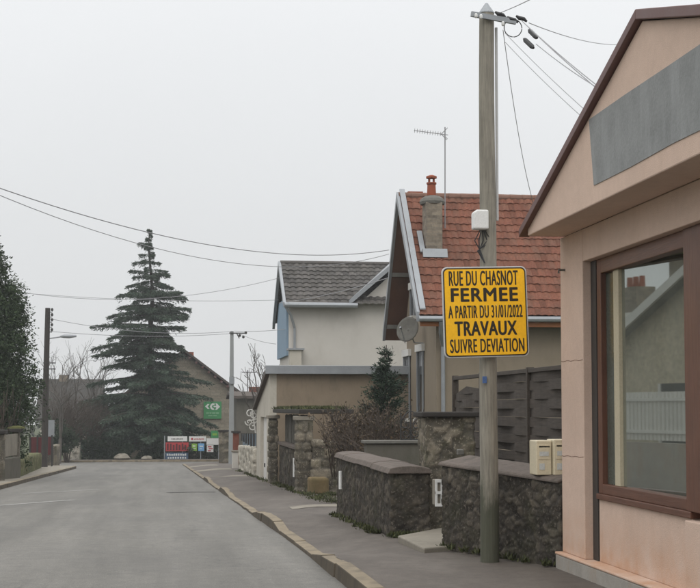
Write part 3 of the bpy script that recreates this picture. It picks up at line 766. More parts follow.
W_, H_ = sw, sh
def letter_mesh(body, cx, cy, width, height, sx_, sy_):
    """flat lettering fitted to width x height round (cx, cy) on the plate; a few offset layers, each a hair higher, thicken the strokes"""
    cu = bpy.data.curves.new('lettering', 'FONT'); cu.body = body; cu.size = 1; cu.fill_mode = 'FRONT'; cu.resolution_u = 4; cu.space_character = 1.10
    t = bpy.data.objects.new('lettering', cu); COL.objects.link(t)
    me = bpy.data.meshes.new_from_object(t.evaluated_get(bpy.context.evaluated_depsgraph_get()))
    co = np.array([v.co[:] for v in me.vertices]); lo, hi = co.min(0), co.max(0); fs = [tuple(p.vertices) for p in me.polygons]
    bpy.data.objects.remove(t); bpy.data.curves.remove(cu); bpy.data.meshes.remove(me)
    b = MB(); w_, h_ = width - 2 * sx_, height - 2 * sy_
    offs = [(0, 0)] + [(sx_ * math.cos(R(a)), sy_ * math.sin(R(a))) for a in range(0, 360, 45)]
    for k, (dx, dy) in enumerate(offs):
        b.add([splace((x - (lo[0] + hi[0]) / 2) / (hi[0] - lo[0]) * w_ + cx + dx, (y - (lo[1] + hi[1]) / 2) / (hi[1] - lo[1]) * h_ + cy + dy, .0073 + .00008 * k) for x, y, z in co], fs)
    return b
LINES = [('RUE DU CHASNOT', 70, 447, 84, 164, .0032, .0012), ('FERMEE', 80, 447, 175, 249, .0062, .0045), ('A PARTIR DU 31/01/2022', 66, 471, 268, 336, .0030, .0010), ('TRAVAUX', 99, 440, 352, 430, .0060, .0040), ('SUIVRE DEVIATION', 74, 479, 446, 519, .0032, .0012)]
for body, x0, x1, y0, y1, sx_, sy_ in LINES:
    # measured on a 5.35x enlargement; plate spans 32..500 by 62..548
    xc_ = 263 + 12 * ((y0 + y1) / 2 - 62) / 486                           # the plate's own centre line leans a little
    X0, X1 = ((v - xc_) / 462 * W_ for v in (x0, x1)); Y0, Y1 = ((304 - v) / 482 * H_ for v in (y1, y0))
    build('lettering', letter_mesh(body, (X0 + X1) / 2, (Y0 + Y1) / 2, X1 - X0, Y1 - Y0, sx_, sy_), M['sign_black'], sign)
b = MB(); rg = random.Random(4)
for k in range(9):
    x = rg.uniform(-.06, .13); y = (304 - rg.uniform(268, 335)) / 482 * H_; h_ = rg.uniform(.004, .03); w2 = rg.uniform(.002, .006)
    b.prism([splace(x, y, .0082), splace(x + w2, y, .0082), splace(x + w2 * .8, y + h_, .0082), splace(x, y + h_ * .9, .0082)], Nn * .0008)
build_each('worn_sticker', b, M['scuff'], sign)

# ================================================================== dark rubble wall in front of the board fence, letterboxes, number plate
wa = at(442.3, 547, Z=.125); wb = Vector((SX - .01, yc + .02, .1))
dv = (wb - wa); dv.z = 0; nv_ = Vector((-dv.y, dv.x, 0)).normalized()
if nv_.y < 0: nv_ = -nv_
T3 = .34
zt_l = at(442.6, 459, Y=wa.y).z; zt_r = at(561.7, 476, Y=wb.y).z
c3 = [(wa.x, wa.y), (wb.x, wb.y), (wb.x + nv_.x * T3, wb.y + nv_.y * T3), (wa.x + nv_.x * T3, wa.y + nv_.y * T3)]
w3 = thing('rubble_wall', 'dark rubble garden wall behind the telephone pole, butting against the pink shop', 'wall', ((wa.x + wb.x) / 2, (wa.y + wb.y) / 2, .1))
rubble('stonework', (c3, [-.05, -.05, -.05, -.05], [zt_l - .06, zt_r - .06, zt_r - .06, zt_l - .06]), M['rubble_dark'], w3, cell=(.115, .08), step=.016, depth=.015, joint_w=.22)
b = MB(); o = nv_ * -.035; i_ = nv_ * (T3 + .04); ex = dv.normalized() * -.05
def cp(p, off, z): return (p.x + off.x, p.y + off.y, z)
A0, B0 = wa + ex, wb
b.hexa([cp(A0, o, zt_l - .068), cp(B0, o, zt_r - .068), cp(B0, i_, zt_r - .068), cp(A0, i_, zt_l - .068)],
       [cp(A0, o * .4, zt_l - .03), cp(B0, o * .4, zt_r - .03), cp(B0, i_, zt_r + .035), cp(A0, i_, zt_l + .04)])
build('coping', b, M['coping'], w3, bevel=.02)
hp = at(447.5, 473, Y=wa.y - .03)
b = MB(); b.box(hp.x - .025, hp.x + .025, hp.y - .035, hp.y + .0, hp.z - .055, hp.z + .06)
tag(build('number_plate', b, M['blue_tag'], base=hp, bevel=.004), 'small blue plate fixed on the end of the dark rubble wall', 'plate')
mbx = at(438.3, 492, Y=wa.y + .06)
t = thing('meter_box', 'small white framed box on the end face of the dark rubble wall', 'meter box', (mbx.x, mbx.y, mbx.z - .14))
b = MB(); b.box(mbx.x - .035, mbx.x + .05, mbx.y - .02, mbx.y + .16, mbx.z - .14, mbx.z + .13); build('body', b, M['concrete'], t, bevel=.006)
b = MB()
for z0, z1 in ((.105, .135), (-.02, .01), (-.15, -.12)): b.box(mbx.x - .04, mbx.x + .04, mbx.y - .05, mbx.y - .021, mbx.z + z0, mbx.z + z1)
for x0 in (-.04, .018): b.box(mbx.x + x0, mbx.x + x0 + .022, mbx.y - .048, mbx.y - .0215, mbx.z - .12, mbx.z + .105)
build('frame', b, M['white_plastic'], t)
# letterboxes on the wall
q = at(537, 470, Y=wb.y + .25); q2 = at(563, 434, Y=wb.y + .25)
hl = q2.z - q.z; xm = q.x + .155
for k, (x0, x1, dy, ht, lab) in enumerate(((q.x, q.x + .15, .02, hl * .97, 'cream letterbox with stickers on the rubble wall, nearer the pole'), (q.x + .158, q.x + .33, -.03, hl, 'taller cream letterbox standing against the shop corner on the rubble wall'))):
    y0 = q.y + dy; z0 = zt_r + .055
    t = thing('letterbox', lab, 'letterbox', ((x0 + x1) / 2, y0, z0 - .06), 'letterboxes on the rubble wall')
    b = MB(); b.box(x0, x1, y0, y0 + .26, z0 - .06, z0 - .06 + ht); build('body', b, M['cream_box'], t, bevel=.01)
    b = MB(); b.box(x0 + .02, x1 - .02, y0 - .006, y0 - .0005, z0 - .06 + ht * .45, z0 - .06 + ht * .88); build('door', b, M['cream_box'], t, bevel=.004)
    b = MB(); b.box(x0 + .03, x1 - .03, y0 - .0085, y0 - .0065, z0 - .06 + ht * .55, z0 - .06 + ht * .68); build('sticker', b, M['sticker'], t)
    b = MB(); b.box(x0 + .025, x1 - .02, y0 - .006, y0 - .0005, z0 - .06 + ht * .80, z0 - .06 + ht * .84); 
    build('slot', b, M['dark_metal'], t)
    b = MB(); b.box(x0 + .03, x1 - .07, y0 - .004, y0 - .0005, z0 - .06 + ht * .16, z0 - .06 + ht * .34); build('label_plate', b, M['sticker'], t)
b = MB(); q = at(461, 454, Y=wa.y + .3); b.box(q.x - .035, q.x + .035, q.y, q.y + .08, zt_l + .03, q.z + .05)
tag(build('concrete_stub', b, M['mortar'], base=q, bevel=.01), 'small grey concrete stub on top of the rubble wall left of the pole', 'stub')

# board fence behind the wall
FX = 4.2
fa, fb, fc = at(455.5, 376, X=FX).y, at(530, 366, X=FX).y, yc + .35
zf_ = 2.06
fence = thing('board_fence', 'weathered grey horizontal board fence behind the rubble wall', 'fence', (FX, (fa + fc) / 2, .3))
rg = random.Random(11)
def fence_panel(y0, y1, zlo, zhi, gap_top):
    b = MB(); n = 16; hh = (zhi - zlo) / n
    for k in range(n):
        if gap_top and k >= n - 2: continue
        nb = 12; z = zlo + k * hh + rg.uniform(-.010, .010); z2 = z + hh * rg.uniform(1.03, 1.12); tl_ = rg.uniform(-.008, .008); P_ = []
        for j in range(nb + 1):
            t_ = j / nb; y = y0 + (y1 - y0) * t_; x = FX + .02 * math.sin(math.pi * 3 * t_ + math.pi * (k % 2)) + (.009 if k % 2 else -.009)
            P_ += [(x - .006, y, z + tl_ * t_), (x + .006, y, z + tl_ * t_), (x + .006, y, z2 + tl_ * t_), (x - .006, y, z2 + tl_ * t_)]
        F_ = [(0, 1, 2, 3), (4 * nb + 3, 4 * nb + 2, 4 * nb + 1, 4 * nb)]
        for j in range(nb):
            o_ = 4 * j; F_ += [(o_ + q_, o_ + (q_ + 1) % 4, o_ + 4 + (q_ + 1) % 4, o_ + 4 + q_) for q_ in range(4)]
        b.add(P_, F_)
    if gap_top:
        z0 = zlo + (n - 2) * hh
        b.prism([(FX, y0, z0), (FX, y0 - .75, z0 + hh * 1.0), (FX, y1, z0 + hh * .5), (FX, y1, z0)], (.012, 0, 0))
    return b
for y0, y1, gt in ((fa, fa - 1.75, True), (fa - 1.8, fb + .03, False), (fb - .03, fc, False)):
    build('board_panel', fence_panel(y0, y1, .35, zf_ - .05, gt), M['fence_wood'], fence)
    b = MB(); b.box(FX - .035, FX + .035, y1, y0, zf_ - .05, zf_); build('top_rail', b, M['fence_wood'], fence, bevel=.004)
for y in (fa + .02, fa - 1.775, fb, fc - .02):
    b = MB(); b.box(FX - .045, FX + .045, y - .028, y + .028, .2, zf_ + .015); build('post', b, M['fence_wood'], fence, bevel=.004)

# tall rubble gate pillar with dark cap
pq = at(426, 530, Y=17.0); pr = at(455, 530, Y=17.0); ztp = at(440, 413, Y=17.0).z
gp = thing('gate_pillar', 'tall grey rubble gate pillar with dark flat cap in front of the beige house', 'pillar', ((pq.x + pr.x) / 2, 17.2, .1))
rubble('stonework', ([(pq.x, 17.0), (pr.x + .25, 17.0), (pr.x + .25, 17.5), (pq.x, 17.5)], [-.05] * 4, [ztp - .05] * 4), M['rubble_mid'], gp, cell=(.16, .12), step=.026, depth=.018, seed=3)
b = MB(); b.box(pq.x - .06, pr.x + .3, 16.94, 17.56, ztp - .05, ztp + .015); build('cap', b, M['coping_dark'], gp, bevel=.015)
# concrete step in the opening between the two walls
b = MB(); s0, s1, s2 = at(398, 536, Z=.14), at(424, 549, Z=.14), at(440, 546, Z=.14)
b.hexa([(s0.x, s0.y, .05), (s1.x, s1.y, .05), (s1.x + .9, s1.y + .5, .05), (s0.x + .9, s0.y + 1.2, .05)], [(s0.x, s0.y, .145), (s1.x, s1.y, .15), (s1.x + .9, s1.y + .5, .16), (s0.x + .9, s0.y + 1.2, .155)])
tag(build('doorstep', b, M['concrete'], base=(s1.x, s1.y, .1), bevel=.015), 'worn pale concrete step in the gap between the two dark walls', 'step')

# middle rubble wall with brown coping
ma, mc = at(391, 532, Z=.115), at(337, 503, X=at(391, 532, Z=.115).x)
X2 = ma.x; Y2n, Y2f = ma.y, at(337, 480, X=X2).y
z2n, z2f = at(393.8, 467, X=X2).z, at(335.5, 451.5, X=X2).z
T2 = .42
w2 = thing('low_wall', 'low dark rubble wall with rounded brown coping between the two gateways', 'wall', (X2, (Y2n + Y2f) / 2, .05))
rubble('stonework', ([(X2, Y2n), (X2 + T2 + .05, Y2n), (X2 + T2 + .05, Y2f), (X2, Y2f)], [-.35] * 4, [z2n - .07, z2n - .07, z2f - .07, z2f - .07]), M['rubble_dark'], w2, cell=(.13, .08), step=.024, depth=.016, joint_w=.22, seed=5)
b = MB(); pr_ = []
for k in range(7):
    a = math.pi * k / 6; pr_.append((X2 - .05 + (T2 + .13) / 2 * (1 - math.cos(a)), .03 * (0 < k < 6) + .065 * math.sin(a) ** .8))
for y, z in ((Y2n - .05, z2n - .08), (Y2f + .03, z2f - .08)): pass
ys_ = [Y2n - .05, Y2n + 1.45, Y2n + 2.9, Y2n + 4.4, Y2f + .03]
for k in range(4):                                                     # four coping stones with open joints
    ya_, yb_ = ys_[k] + .006, ys_[k + 1] - .006; dz_ = (-.004, .005, -.002, .004)[k]
    za_, zb_ = (z2n + (z2f - z2n) * (y - Y2n) / (Y2f - Y2n) - .085 + dz_ for y in (ya_, yb_))
    b.add([(x, ya_, za_ + h) for x, h in pr_] + [(x, yb_, zb_ + h) for x, h in pr_], [tuple(range(7))[::-1], tuple(range(7, 14))] + [(i, i + 1, 8 + i, 7 + i) for i in range(6)] + [(6, 0, 7, 13)])
build('coping', b, M['coping'], w2, bevel=.01)
def marker(px, py0, py1, X, lab):
    q0, q1 = at(px, py1, X=X), at(px, py0, X=X); b = MB(); b.tube([(q0.x, q0.y, q0.z), (q0.x, q0.y, q1.z)], .028, 8)
    return tag(build('conduit', b, M['white_plastic'], base=q0), lab, 'pipe', 'white pipes on the street walls')
marker(340.5, 471, 489, X2 - .03, 'short white pipe on the far end of the low dark rubble wall')

# grey garden wall and wrought iron gate behind
Yg = 21.8; xa_, xb_ = at(366, 444, Y=Yg).x, at(432, 444, Y=Yg).x; zg_ = at(400, 443.5, Y=Yg).z
b = MB(); b.box(xa_, xb_ + .3, Yg, Yg + .25, -.3, zg_)
gw = thing('garden_wall', 'grey rendered garden wall behind the low dark wall', 'wall', ((xa_ + xb_) / 2, Yg, 0)); build('wall', b, M['grey_render'], gw, bevel=.015)
b = MB(); b.box(xa_ - .04, xb_ + .33, Yg - .04, Yg + .29, zg_, zg_ + .05); build('coping', b, M['mortar'], gw, bevel=.01)
gt = thing('iron_gate', 'black wrought iron scrollwork panel above the grey garden wall', 'gate', (at(411, 443, Y=Yg + .1).x, Yg + .1, zg_))
b = MB(); xl, xr = at(401, 440, Y=Yg + .1).x, at(421, 440, Y=Yg + .1).x; zt2 = at(411, 413, Y=Yg + .1).z; xm = (xl + xr) / 2; Yi = Yg + .12
for x in (xl, xm, xr): b.bar((x, Yi, zg_), (x, Yi, zt2 + (.12 if x == xm else 0)), .018)
b.bar((xl, Yi, zg_ + .06), (xr, Yi, zg_ + .06), .018); 
b.tube([(xl + (xr - xl) * t, Yi, zt2 - .13 + .16 * math.sin(math.pi * t)) for t in lin(0, 1, 9)], .01, 5)
for cx, cz, s in ((xl + .08, zg_ + .16, 1), (xr - .08, zg_ + .16, -1), (xl + .08, zg_ + .3, -1), (xr - .08, zg_ + .3, 1)):
    b.tube([(cx + s * (.015 + .009 * a) * math.cos(a), Yi, cz + (.015 + .009 * a) * math.sin(a)) for a in lin(0, 8, 20)], .007, 4)
build('ironwork', b, M['iron'], gt)

# ================================================================== stone gateway further on
X3 = 3.06
def pillar(px0, px1, pt, Yp, lab, depth=.45, extra=0, zb=None):
    x0, x1 = at(px0, 450, Y=Yp).x, at(px1, 450, Y=Yp).x; zt = at(300, pt, Y=Yp).z
    t = thing('stone_pillar', lab, 'pillar', ((x0 + x1) / 2, Yp + depth / 2, pv(Yp)), 'pillars of the old stone gateway')
    rubble('shaft', ([(x0, Yp), (x1, Yp), (x1, Yp + depth), (x0, Yp + depth)], [pv(Yp) - .3] * 4, [zt - .1] * 4), M['rubble_mid'], t, step=.035, depth=.05, seed=Yp, block=(.34, .21))
    b = MB(); b.box(x0 - .06, x1 + .06, Yp - .05, Yp + depth + .05, zt - .1, zt); build('cap', b, M['concrete'], t, bevel=.02)
    return t
Yp1, Yp2 = 31.6, 40.0 - .9
pillar(297.5, 312, 416, Yp1, 'nearer stone pillar of the mossy gateway, built of pale squared blocks', .5)
pillar(269.5, 277.5, 415, Yp2, 'farther dark stone pillar of the mossy gateway beside the garage', .5)
ga = thing('mossy_lintel', 'moss covered slab roofing the old stone gateway', 'lintel', (3.3, 35.5, 1.4))
b = MB(); zl = at(300, 414, Y=Yp1).z
b.box(2.95, 4.2, Yp1 - .1, Yp2 + .3, zl + .005, zl + .11); build('slab', b, M['coping_dark'], ga, bevel=.02)
# infill wall and board gate between the pillars
zi = at(290, 448, Y=33.5).z
b = MB(); 
iw = thing('infill_wall', 'dark rubble wall between the two stone pillars under the board gate', 'wall', (3.15, 35.5, pv(35)))
rubble('stonework', ([(3.12, Yp1 + .52), (3.42, Yp1 + .52), (3.42, Yp2 - .02), (3.12, Yp2 - .02)], [-.9] * 4, [zi - .05] * 4), M['rubble_dark'], iw, cell=(.22, .14), step=.05, depth=.035, seed=8)
b = MB(); b.box(3.06, 3.48, Yp1 + .53, Yp2 - .03, zi - .05, zi + .03); build('coping', b, M['coping'], iw, bevel=.01)
bg_ = thing('board_gate', 'greenish upright boards closing the stone gateway above its low wall', 'gate', (3.3, 35.5, zi + .03))
b = MB(); y = Yp1 + .56; rg = random.Random(5)
while y < Yp2 - .2: b.box(3.26 + rg.uniform(-.01, .01), 3.29, y, y + .135, zi + .035, zl - .02 - rg.uniform(0, .04)); y += .15
build('boards', b, M['gate_wood'], bg_)
marker(294, 458, 477, 3.09, 'white pipe on the dark wall under the board gate')
# old mossy block wall in the near gateway
bw = thing('block_wall', 'old mossy wall of large pale blocks beside the nearer stone pillar', 'wall', (3.9, 31.0, pv(31)))
x0, x1 = at(312.5, 470, Y=31.5).x, at(336, 470, Y=31.5).x
rubble('stonework', ([(x0, 31.4), (x1 + 1.2, 31.4), (x1 + 1.2, 31.8), (x0, 31.8)], [-.8] * 4, [at(320, 440, Y=31.4).z, at(320, 450, Y=31.4).z, at(320, 450, Y=31.4).z, at(320, 440, Y=31.4).z]), M['rubble_mid'], bw, step=.04, depth=.05, seed=12, block=(.5, .24))
bq = at(311, 482, Y=30.9); b = MB(); b.box(bq.x - .05, bq.x + .38, 30.7, 31.25, pv(31) - .1, bq.z + .10)
tag(build('stone_block', b, plain('ochre_block', (.17, .125, .065), .9, .4, 4, bs=.5, stain=(.06, .06, .03), stain_amt=.8), base=bq, bevel=.05), 'ochre stained stone block lying at the foot of the nearer pillar', 'stone')

# ================================================================== garage
XG = 2.95; Yn = 40.6; Yf = at(256.5, 450, X=XG).y
zn, zf2 = at(268, 374, X=XG).z, at(256.5, 408, X=XG).z
gar = thing('garage', 'garage with steep single slope roof, brown side wall and cream front', 'garage', (6, 43, pv(43)))
b = MB(); b.box(XG + .01, 9.5, Yn, Yn + .2, -1.2, zn); build('side_wall', b, M['brown_render'], gar, bevel=.01)
b = MB(); yd0, yd1 = at(266.5, 450, X=XG).y, at(260.5, 450, X=XG).y
def zroof(y): return zn + (zf2 - zn) * (y - Yn) / (Yf - Yn)
zd = at(264, 417, X=XG).z
b.prism([(XG, Yn - .004, -1.3), (XG, yd0, -1.3), (XG, yd0, zroof(yd0)), (XG, Yn - .004, zn)], (.2, 0, 0))
b.prism([(XG, yd0, zd), (XG, yd1, zd), (XG, yd1, zroof(yd1)), (XG, yd0, zroof(yd0))], (.2, 0, 0))
b.prism([(XG, yd1, -1.3), (XG, Yf, -1.3), (XG, Yf, zf2), (XG, yd1, zroof(yd1))], (.2, 0, 0))
build('front_wall', b, M['cream_render'], gar)
b = MB(); b.box(XG + .1, XG + .14, yd0, yd1, -1.3, zd); b_ = build('door', b, M['white_paint'], gar)
b = MB(); q = at(263.5, 465, X=XG + .05); b.box(XG + .07, XG + .098, q.y - .06, q.y + .06, q.z - .06, q.z + .06); build('handle', b, M['iron'], b_)
b = MB(); b.box(9.3, 9.5, Yn + .2, Yf, -1.2, zf2); b.box(XG + .2, 9.3, Yf - .2, Yf, -1.2, zf2); build('back_wall', b, M['cream_render'], gar)
b = MB(); b.prism([(XG - .12, Yn - .15, zn + .02), (XG - .12, Yf + .25, zf2 - .06), (XG - .12, Yf + .25, zf2 + .03), (XG - .12, Yn - .15, zn + .16)], (6.9, 0, 0)); build('roof', b, M['dark_roof'], gar)
b = MB(); b.box(XG - .14, 9.6, Yn - .22, Yn - .152, zn - .02, zn + .23); build('roof_flashing', b, M['zinc'], gar, bevel=.01)

# ================================================================== white house with grey tiled roof
YH = 60.0; XH = at(289, 330, Y=YH).x
he = thing('white_house', 'white rendered house with grey tiled roof behind the garage', 'house', (9.5, 64, -1.2))
ze = at(290, 305, Y=YH).z; yr = 62.4; zr = at(280, 263.5, Y=yr).z
vl = at(283, 303, Y=YH - .4); xv = at(280.3, 262.5, Y=yr).x
YB = 65.4
b = MB(); b.box(XH, 15, YH, YH + .3, -1.6, ze); b.box(XH + .3, 15, YB - .3, YB, -1.6, ze - .4)
build('wall', b, M['white_render'], he)
b = MB(); b.prism([(XH + .02, YH + .3, -1.6), (XH + .02, YB - .3, -1.6), (XH + .02, YB - .3, ze - .3), (XH + .02, yr, zr - .25), (XH + .02, YH + .3, ze + .1)], (.28, 0, 0)); build('gable_wall', b, M['white_render'], he)
b = MB(); z0, z1 = at(280, 357, Y=62).z, at(280, 309, Y=62).z; b.box(XH - .10, XH + .018, YH + .25, YB - .1, z0, z1 + .4); build('cladding', b, M['blue_clad'], he)
S = math.hypot(yr - (YH - .45), zr - ze)
tile_slope('front_roof', (xv, YH - .45, ze), (1, 0, 0), (0, yr - YH + .45, zr - ze), 10, S, .30, .34, M['grey_tile'], he, amp=.045, lip=.045, seed=2)
S2 = math.hypot(YB + .3 - yr, zr - ze + .5)
tile_slope('rear_roof', (xv + 10, YB + .3, ze - .5), (-1, 0, 0), (0, yr - YB - .3, zr - ze + .5), 10, S2, .42, .40, M['grey_tile'], he, amp=.05, lip=.05, seed=3)
b = MB()
b.prism([(xv - .1, YH - .5, ze - .12), (xv - .1, YH - .5, ze + .08), (xv - .1, yr, zr + .10), (xv - .1, yr, zr - .14)], (.12, 0, 0))
b.prism([(xv - .1, YB + .35, ze - .72), (xv - .1, YB + .35, ze - .46), (xv - .1, yr, zr + .10), (xv - .1, yr, zr - .14)], (.12, 0, 0))
build_each('verge_board', b, M['zinc'], he)
b = MB(); b.tube([(xv, yr, zr + .04), (xv + 10, yr, zr + .04)], .10, 8); build('ridge', b, M['grey_tile'], he)
xg0 = at(356, 303, Y=YH).x
b = MB(); b.tube([(xv - .05, YH - .52, ze - .03), (xg0, YH - .52, ze - .03)], .11, 8)
gu = build('gutter', b, M['zinc'], he); b = MB()
px_ = at(288, 310, Y=YH).x
b.tube([(px_ - .15, YH - .5, ze - .1), (px_ + .1, YH - .3, ze - .45), (px_ + .28, YH - .08, ze - 1.0), (px_ + .28, YH - .08, ze - 5)], .06, 6); build('downpipe', b, M['zinc'], he)
b = MB(); x0, x1 = at(290, 355, Y=YH - .6).x, at(301.5, 355, Y=YH - .6).x; z0, z1 = at(295, 366, Y=YH - .6).z, at(295, 350, Y=YH - .6).z
b.box(x0, x1, YH - .6, YH - .005, -1.5, z1); build('corner_block', b, M['cream_render'], he)
b = MB(); b.box(x0 - .1, x1 + .12, YH - .68, YH - .005, z1, z1 + .08); build('block_cap', b, M['zinc'], he)
# cross gable: the front wall climbs under a second roof slope to the right
gA, gB = at(349, 303, Y=YH - .3), at(392, 266, Y=YH - .3); slp = (gB.z - gA.z) / (gB.x - gA.x)
xm2 = gA.x + 4.2
b = MB(); b.prism([(gA.x + .35, YH + .02, ze - .03), (xm2, YH + .02, ze - .03), (2 * xm2 - gA.x, YH + .02, ze - .03), (xm2, YH + .02, gA.z + slp * (xm2 - gA.x) - .25)], (0, .25, 0)); build('cross_gable_wall', b, M['white_render'], he)
b = MB()
for sg in (1, -1):
    xe = xm2 - sg * (xm2 - gA.x)
    b.prism([(xe, YH - .45, gA.z - .1), (xm2, YH - .45, gA.z + slp * (xm2 - gA.x) - .1), (xm2, YH - .45, gA.z + slp * (xm2 - gA.x) + .12), (xe, YH - .45, gA.z + .12)], (0, 6, 0))
build('cross_roof', b, M['zinc'], he)

# ================================================================== beige house with the red tiled roof
XV = 6.5
eF, ap, eR = at(419, 317, X=XV), at(398.5, 197, X=XV), at(384.5, 337, X=XV)
XW = 7.05; YW = eF.y + .5; YRr = eR.y - .45; XE = 15.0
rh = thing('beige_house', 'beige rendered house with steep red tiled roof and brick chimney', 'house', (10, 39, .2))
b = MB()
b.box(XW, XE, YW, YW + .3, -.6, eF.z + .4); b.box(XW + .3, XE, YRr - .3, YRr, -.6, eR.z); b.box(XE - .3, XE, YW + .3, YRr - .3, -.6, eR.z)
build('wall', b, M['beige_render'], rh)
slF = (ap.z - eF.z) / (ap.y - eF.y); slR = (ap.z - eR.z) / (eR.y - ap.y)
b = MB(); b.prism([(XW + .003, YW + .302, -.6), (XW + .003, YRr - .302, -.6), (XW + .003, YRr - .3, eR.z + slR * .4), (XW + .003, ap.y, ap.z - .25), (XW + .003, YW + .3, eF.z + slF * .6)], (.28, 0, 0)); build('gable_wall', b, M['beige_render'], rh)
S = math.hypot(ap.y - eF.y, ap.z - eF.z)
tile_slope('front_roof', eF + Vector((0, 0, .05)), (1, 0, 0), (0, ap.y - eF.y, ap.z - eF.z), XE + .5 - XV, S, .185, S / 16, M['red_tile'], rh, amp=.024, lip=.026, seed=1)
S2 = math.hypot(eR.y - ap.y, ap.z - eR.z)
tile_slope('rear_roof', eR + Vector((XE + .5 - XV, 0, .05)), (-1, 0, 0), (0, ap.y - eR.y, ap.z - eR.z), XE + .5 - XV, S2, .185, S2 / 16, M['red_tile'], rh, amp=.024, lip=.026, seed=6)
b = MB()
for e_, s in ((eF, 1), (eR, -1)):
    b.prism([(XV + .02, e_.y, e_.z - .03), (XV + .02, ap.y, ap.z - .03), (XV + .02, ap.y, ap.z - .10), (XV + .02, e_.y, e_.z - .10)], (XE + .4 - XV, 0, 0))
build('soffit', b, M['soffit'], rh)
b = MB()
for e_ in (eF, eR):
    b.prism([(XV - .06, e_.y, e_.z - .12), (XV - .06, ap.y, ap.z - .12), (XV - .06, ap.y, ap.z + .14), (XV - .06, e_.y, e_.z + .14)], (.08, 0, 0))
build_each('verge_board', b, M['zinc'], rh)
b = MB(); b.prism([(XV + .025, eF.y, eF.z + .20), (XV + .025, ap.y, ap.z + .20), (XV + .025, ap.y, ap.z + .235), (XV + .025, eF.y, eF.z + .235)], (.15, 0, 0)); build('verge_flashing', b, M['zinc'], rh)
b = MB(); x = XV
while x < XE + .4: b.tube([(x, ap.y, ap.z + .02), (x + .36, ap.y, ap.z + .03)], [.12, .105], 10); x += .36
build('ridge_tiles', b, plain('weathered_ridge', (.185, .105, .078), .9, .3, 4, bs=.4), rh)
b = MB(); b.tube([(XV - .02, eF.y - .09, eF.z - .05), (XE + .4, eF.y - .09, eF.z - .02)], .075, 8); build('gutter', b, M['zinc'], rh)
b = MB(); b.box(XV + .03, XE + .4, eF.y - .02, eF.y + .03, eF.z - .24, eF.z - .06); build('eave_board', b, plain('orange_brown_board', (.22, .085, .03), .7, .2, 4), rh)
dq = at(443, 350, Y=YW - .09)
b = MB(); b.tube([(dq.x - .15, eF.y - .08, eF.z - .12), (dq.x - .12, eF.y + .1, eF.z - .4), (dq.x, YW - .09, eF.z - .75), (dq.x, YW - .09, -.3)], .055, 8)
build('downpipe', b, M['zinc'], rh)
b = MB()
for x in (7.6, 9.1, 10.6, 12.1, 13.6): b.prism([(x, YW - .002, eF.z - .1), (x, eF.y + .05, eF.z - .1), (x, YW - .002, eF.z - .5)], (.1, 0, 0))
build_each('eave_bracket', b, M['soffit'], rh)
b = MB()
for t in (.12, .5, .93):
    for e_, rg_ in ((eF, 1), (eR, -1)):
        y = e_.y + (ap.y - e_.y) * t; z = e_.z + (ap.z - e_.z) * t
        b.bar((XV + .03, y, z - .17), (XW, y, z - .17), .11, .12)
build_each('purlin_end', b, M['mortar'], rh)
# gable windows: tall and narrow as seen from the street, white lintels and sills
def gwin(pxa, pxb, pt, pb_, shut=True):
    y1, y0 = at(pxa, 380, X=XW).y, at(pxb, 380, X=XW).y; ym = (y0 + y1) / 2; zt, zb = at(pxa, pt, X=XW).z, at(pxa, pb_, X=XW).z
    b = MB(); b.box(XW - .012, XW + .001, y0, y1, zb, zt)
    f = build('window', b, M['dark_metal'], rh)
    b = MB(); b.box(XW - .016, XW - .013, y0 + .08, ym - .03, zb + .1, zt - .1); b.box(XW - .016, XW - .013, ym + .03, y1 - .08, zb + .1, zt - .1); build('pane', b, M['pane'], f)
    b = MB(); b.box(XW - .09, XW + .002, y0 - .12, y1 + .12, zt, zt + .2); build('lintel', b, M['white_paint'], f)
    b = MB(); b.box(XW - .14, XW + .002, y0 - .12, y1 + .12, zb - .1, zb); build('sill', b, M['white_paint'], f)
    b = MB()
    for ya_ in (y0 - .04, y1 - .02): b.box(XW - .06, XW - .017, ya_, ya_ + .06, zb, zt)
    build_each('frame', b, M['zinc'], f)
gwin(405.2, 410.5, 357, 418); gwin(418.6, 424, 352, 418); gwin(412, 415.5, 290, 317)
# satellite dish on the gable
dc = at(408.5, 330, X=XW - .45)
sd = tag_ = thing('satellite_dish', 'grey satellite dish on the gable wall of the beige house', 'satellite dish', dc)
b = MB(); ax = Vector((-.55, -.75, .30)).normalized(); sx1 = ax.cross(Vector((0, 0, 1))).normalized(); sy1 = sx1.cross(ax)
P = []; rings = 6; seg = 20
for r_ in range(rings + 1):
    for k in range(seg):
        a = 2 * math.pi * k / seg; rr_ = .37 * r_ / rings
        P.append(dc + sx1 * rr_ * math.cos(a) * .9 + sy1 * rr_ * math.sin(a) + ax * (rr_ * rr_ * .45))
F = [(r_*seg+k, r_*seg+(k+1)%seg, (r_+1)*seg+(k+1)%seg, (r_+1)*seg+k) for r_ in range(rings) for k in range(seg)]
b.add(P, F); dob = build('reflector', b, M['mortar'], sd, smooth=True); so_ = dob.modifiers.new('thick', 'SOLIDIFY'); so_.thickness = .015
b = MB(); b.tube([dc - ax * .02, dc - ax * .15 + Vector((.1, 0, -.3)), Vector((XW - .02, dc.y + .05, dc.z - .36))], .02, 6); build('mount', b, M['zinc'], sd)
b = MB(); b.tube([dc - sy1 * .42 + ax * .08, dc + ax * .45 - sy1 * .12], .012, 5); b.tube([dc + ax * .42 - sy1 * .12, dc + ax * .5 - sy1 * .11], .03, 8); build('feed_arm', b, M['zinc'], sd)
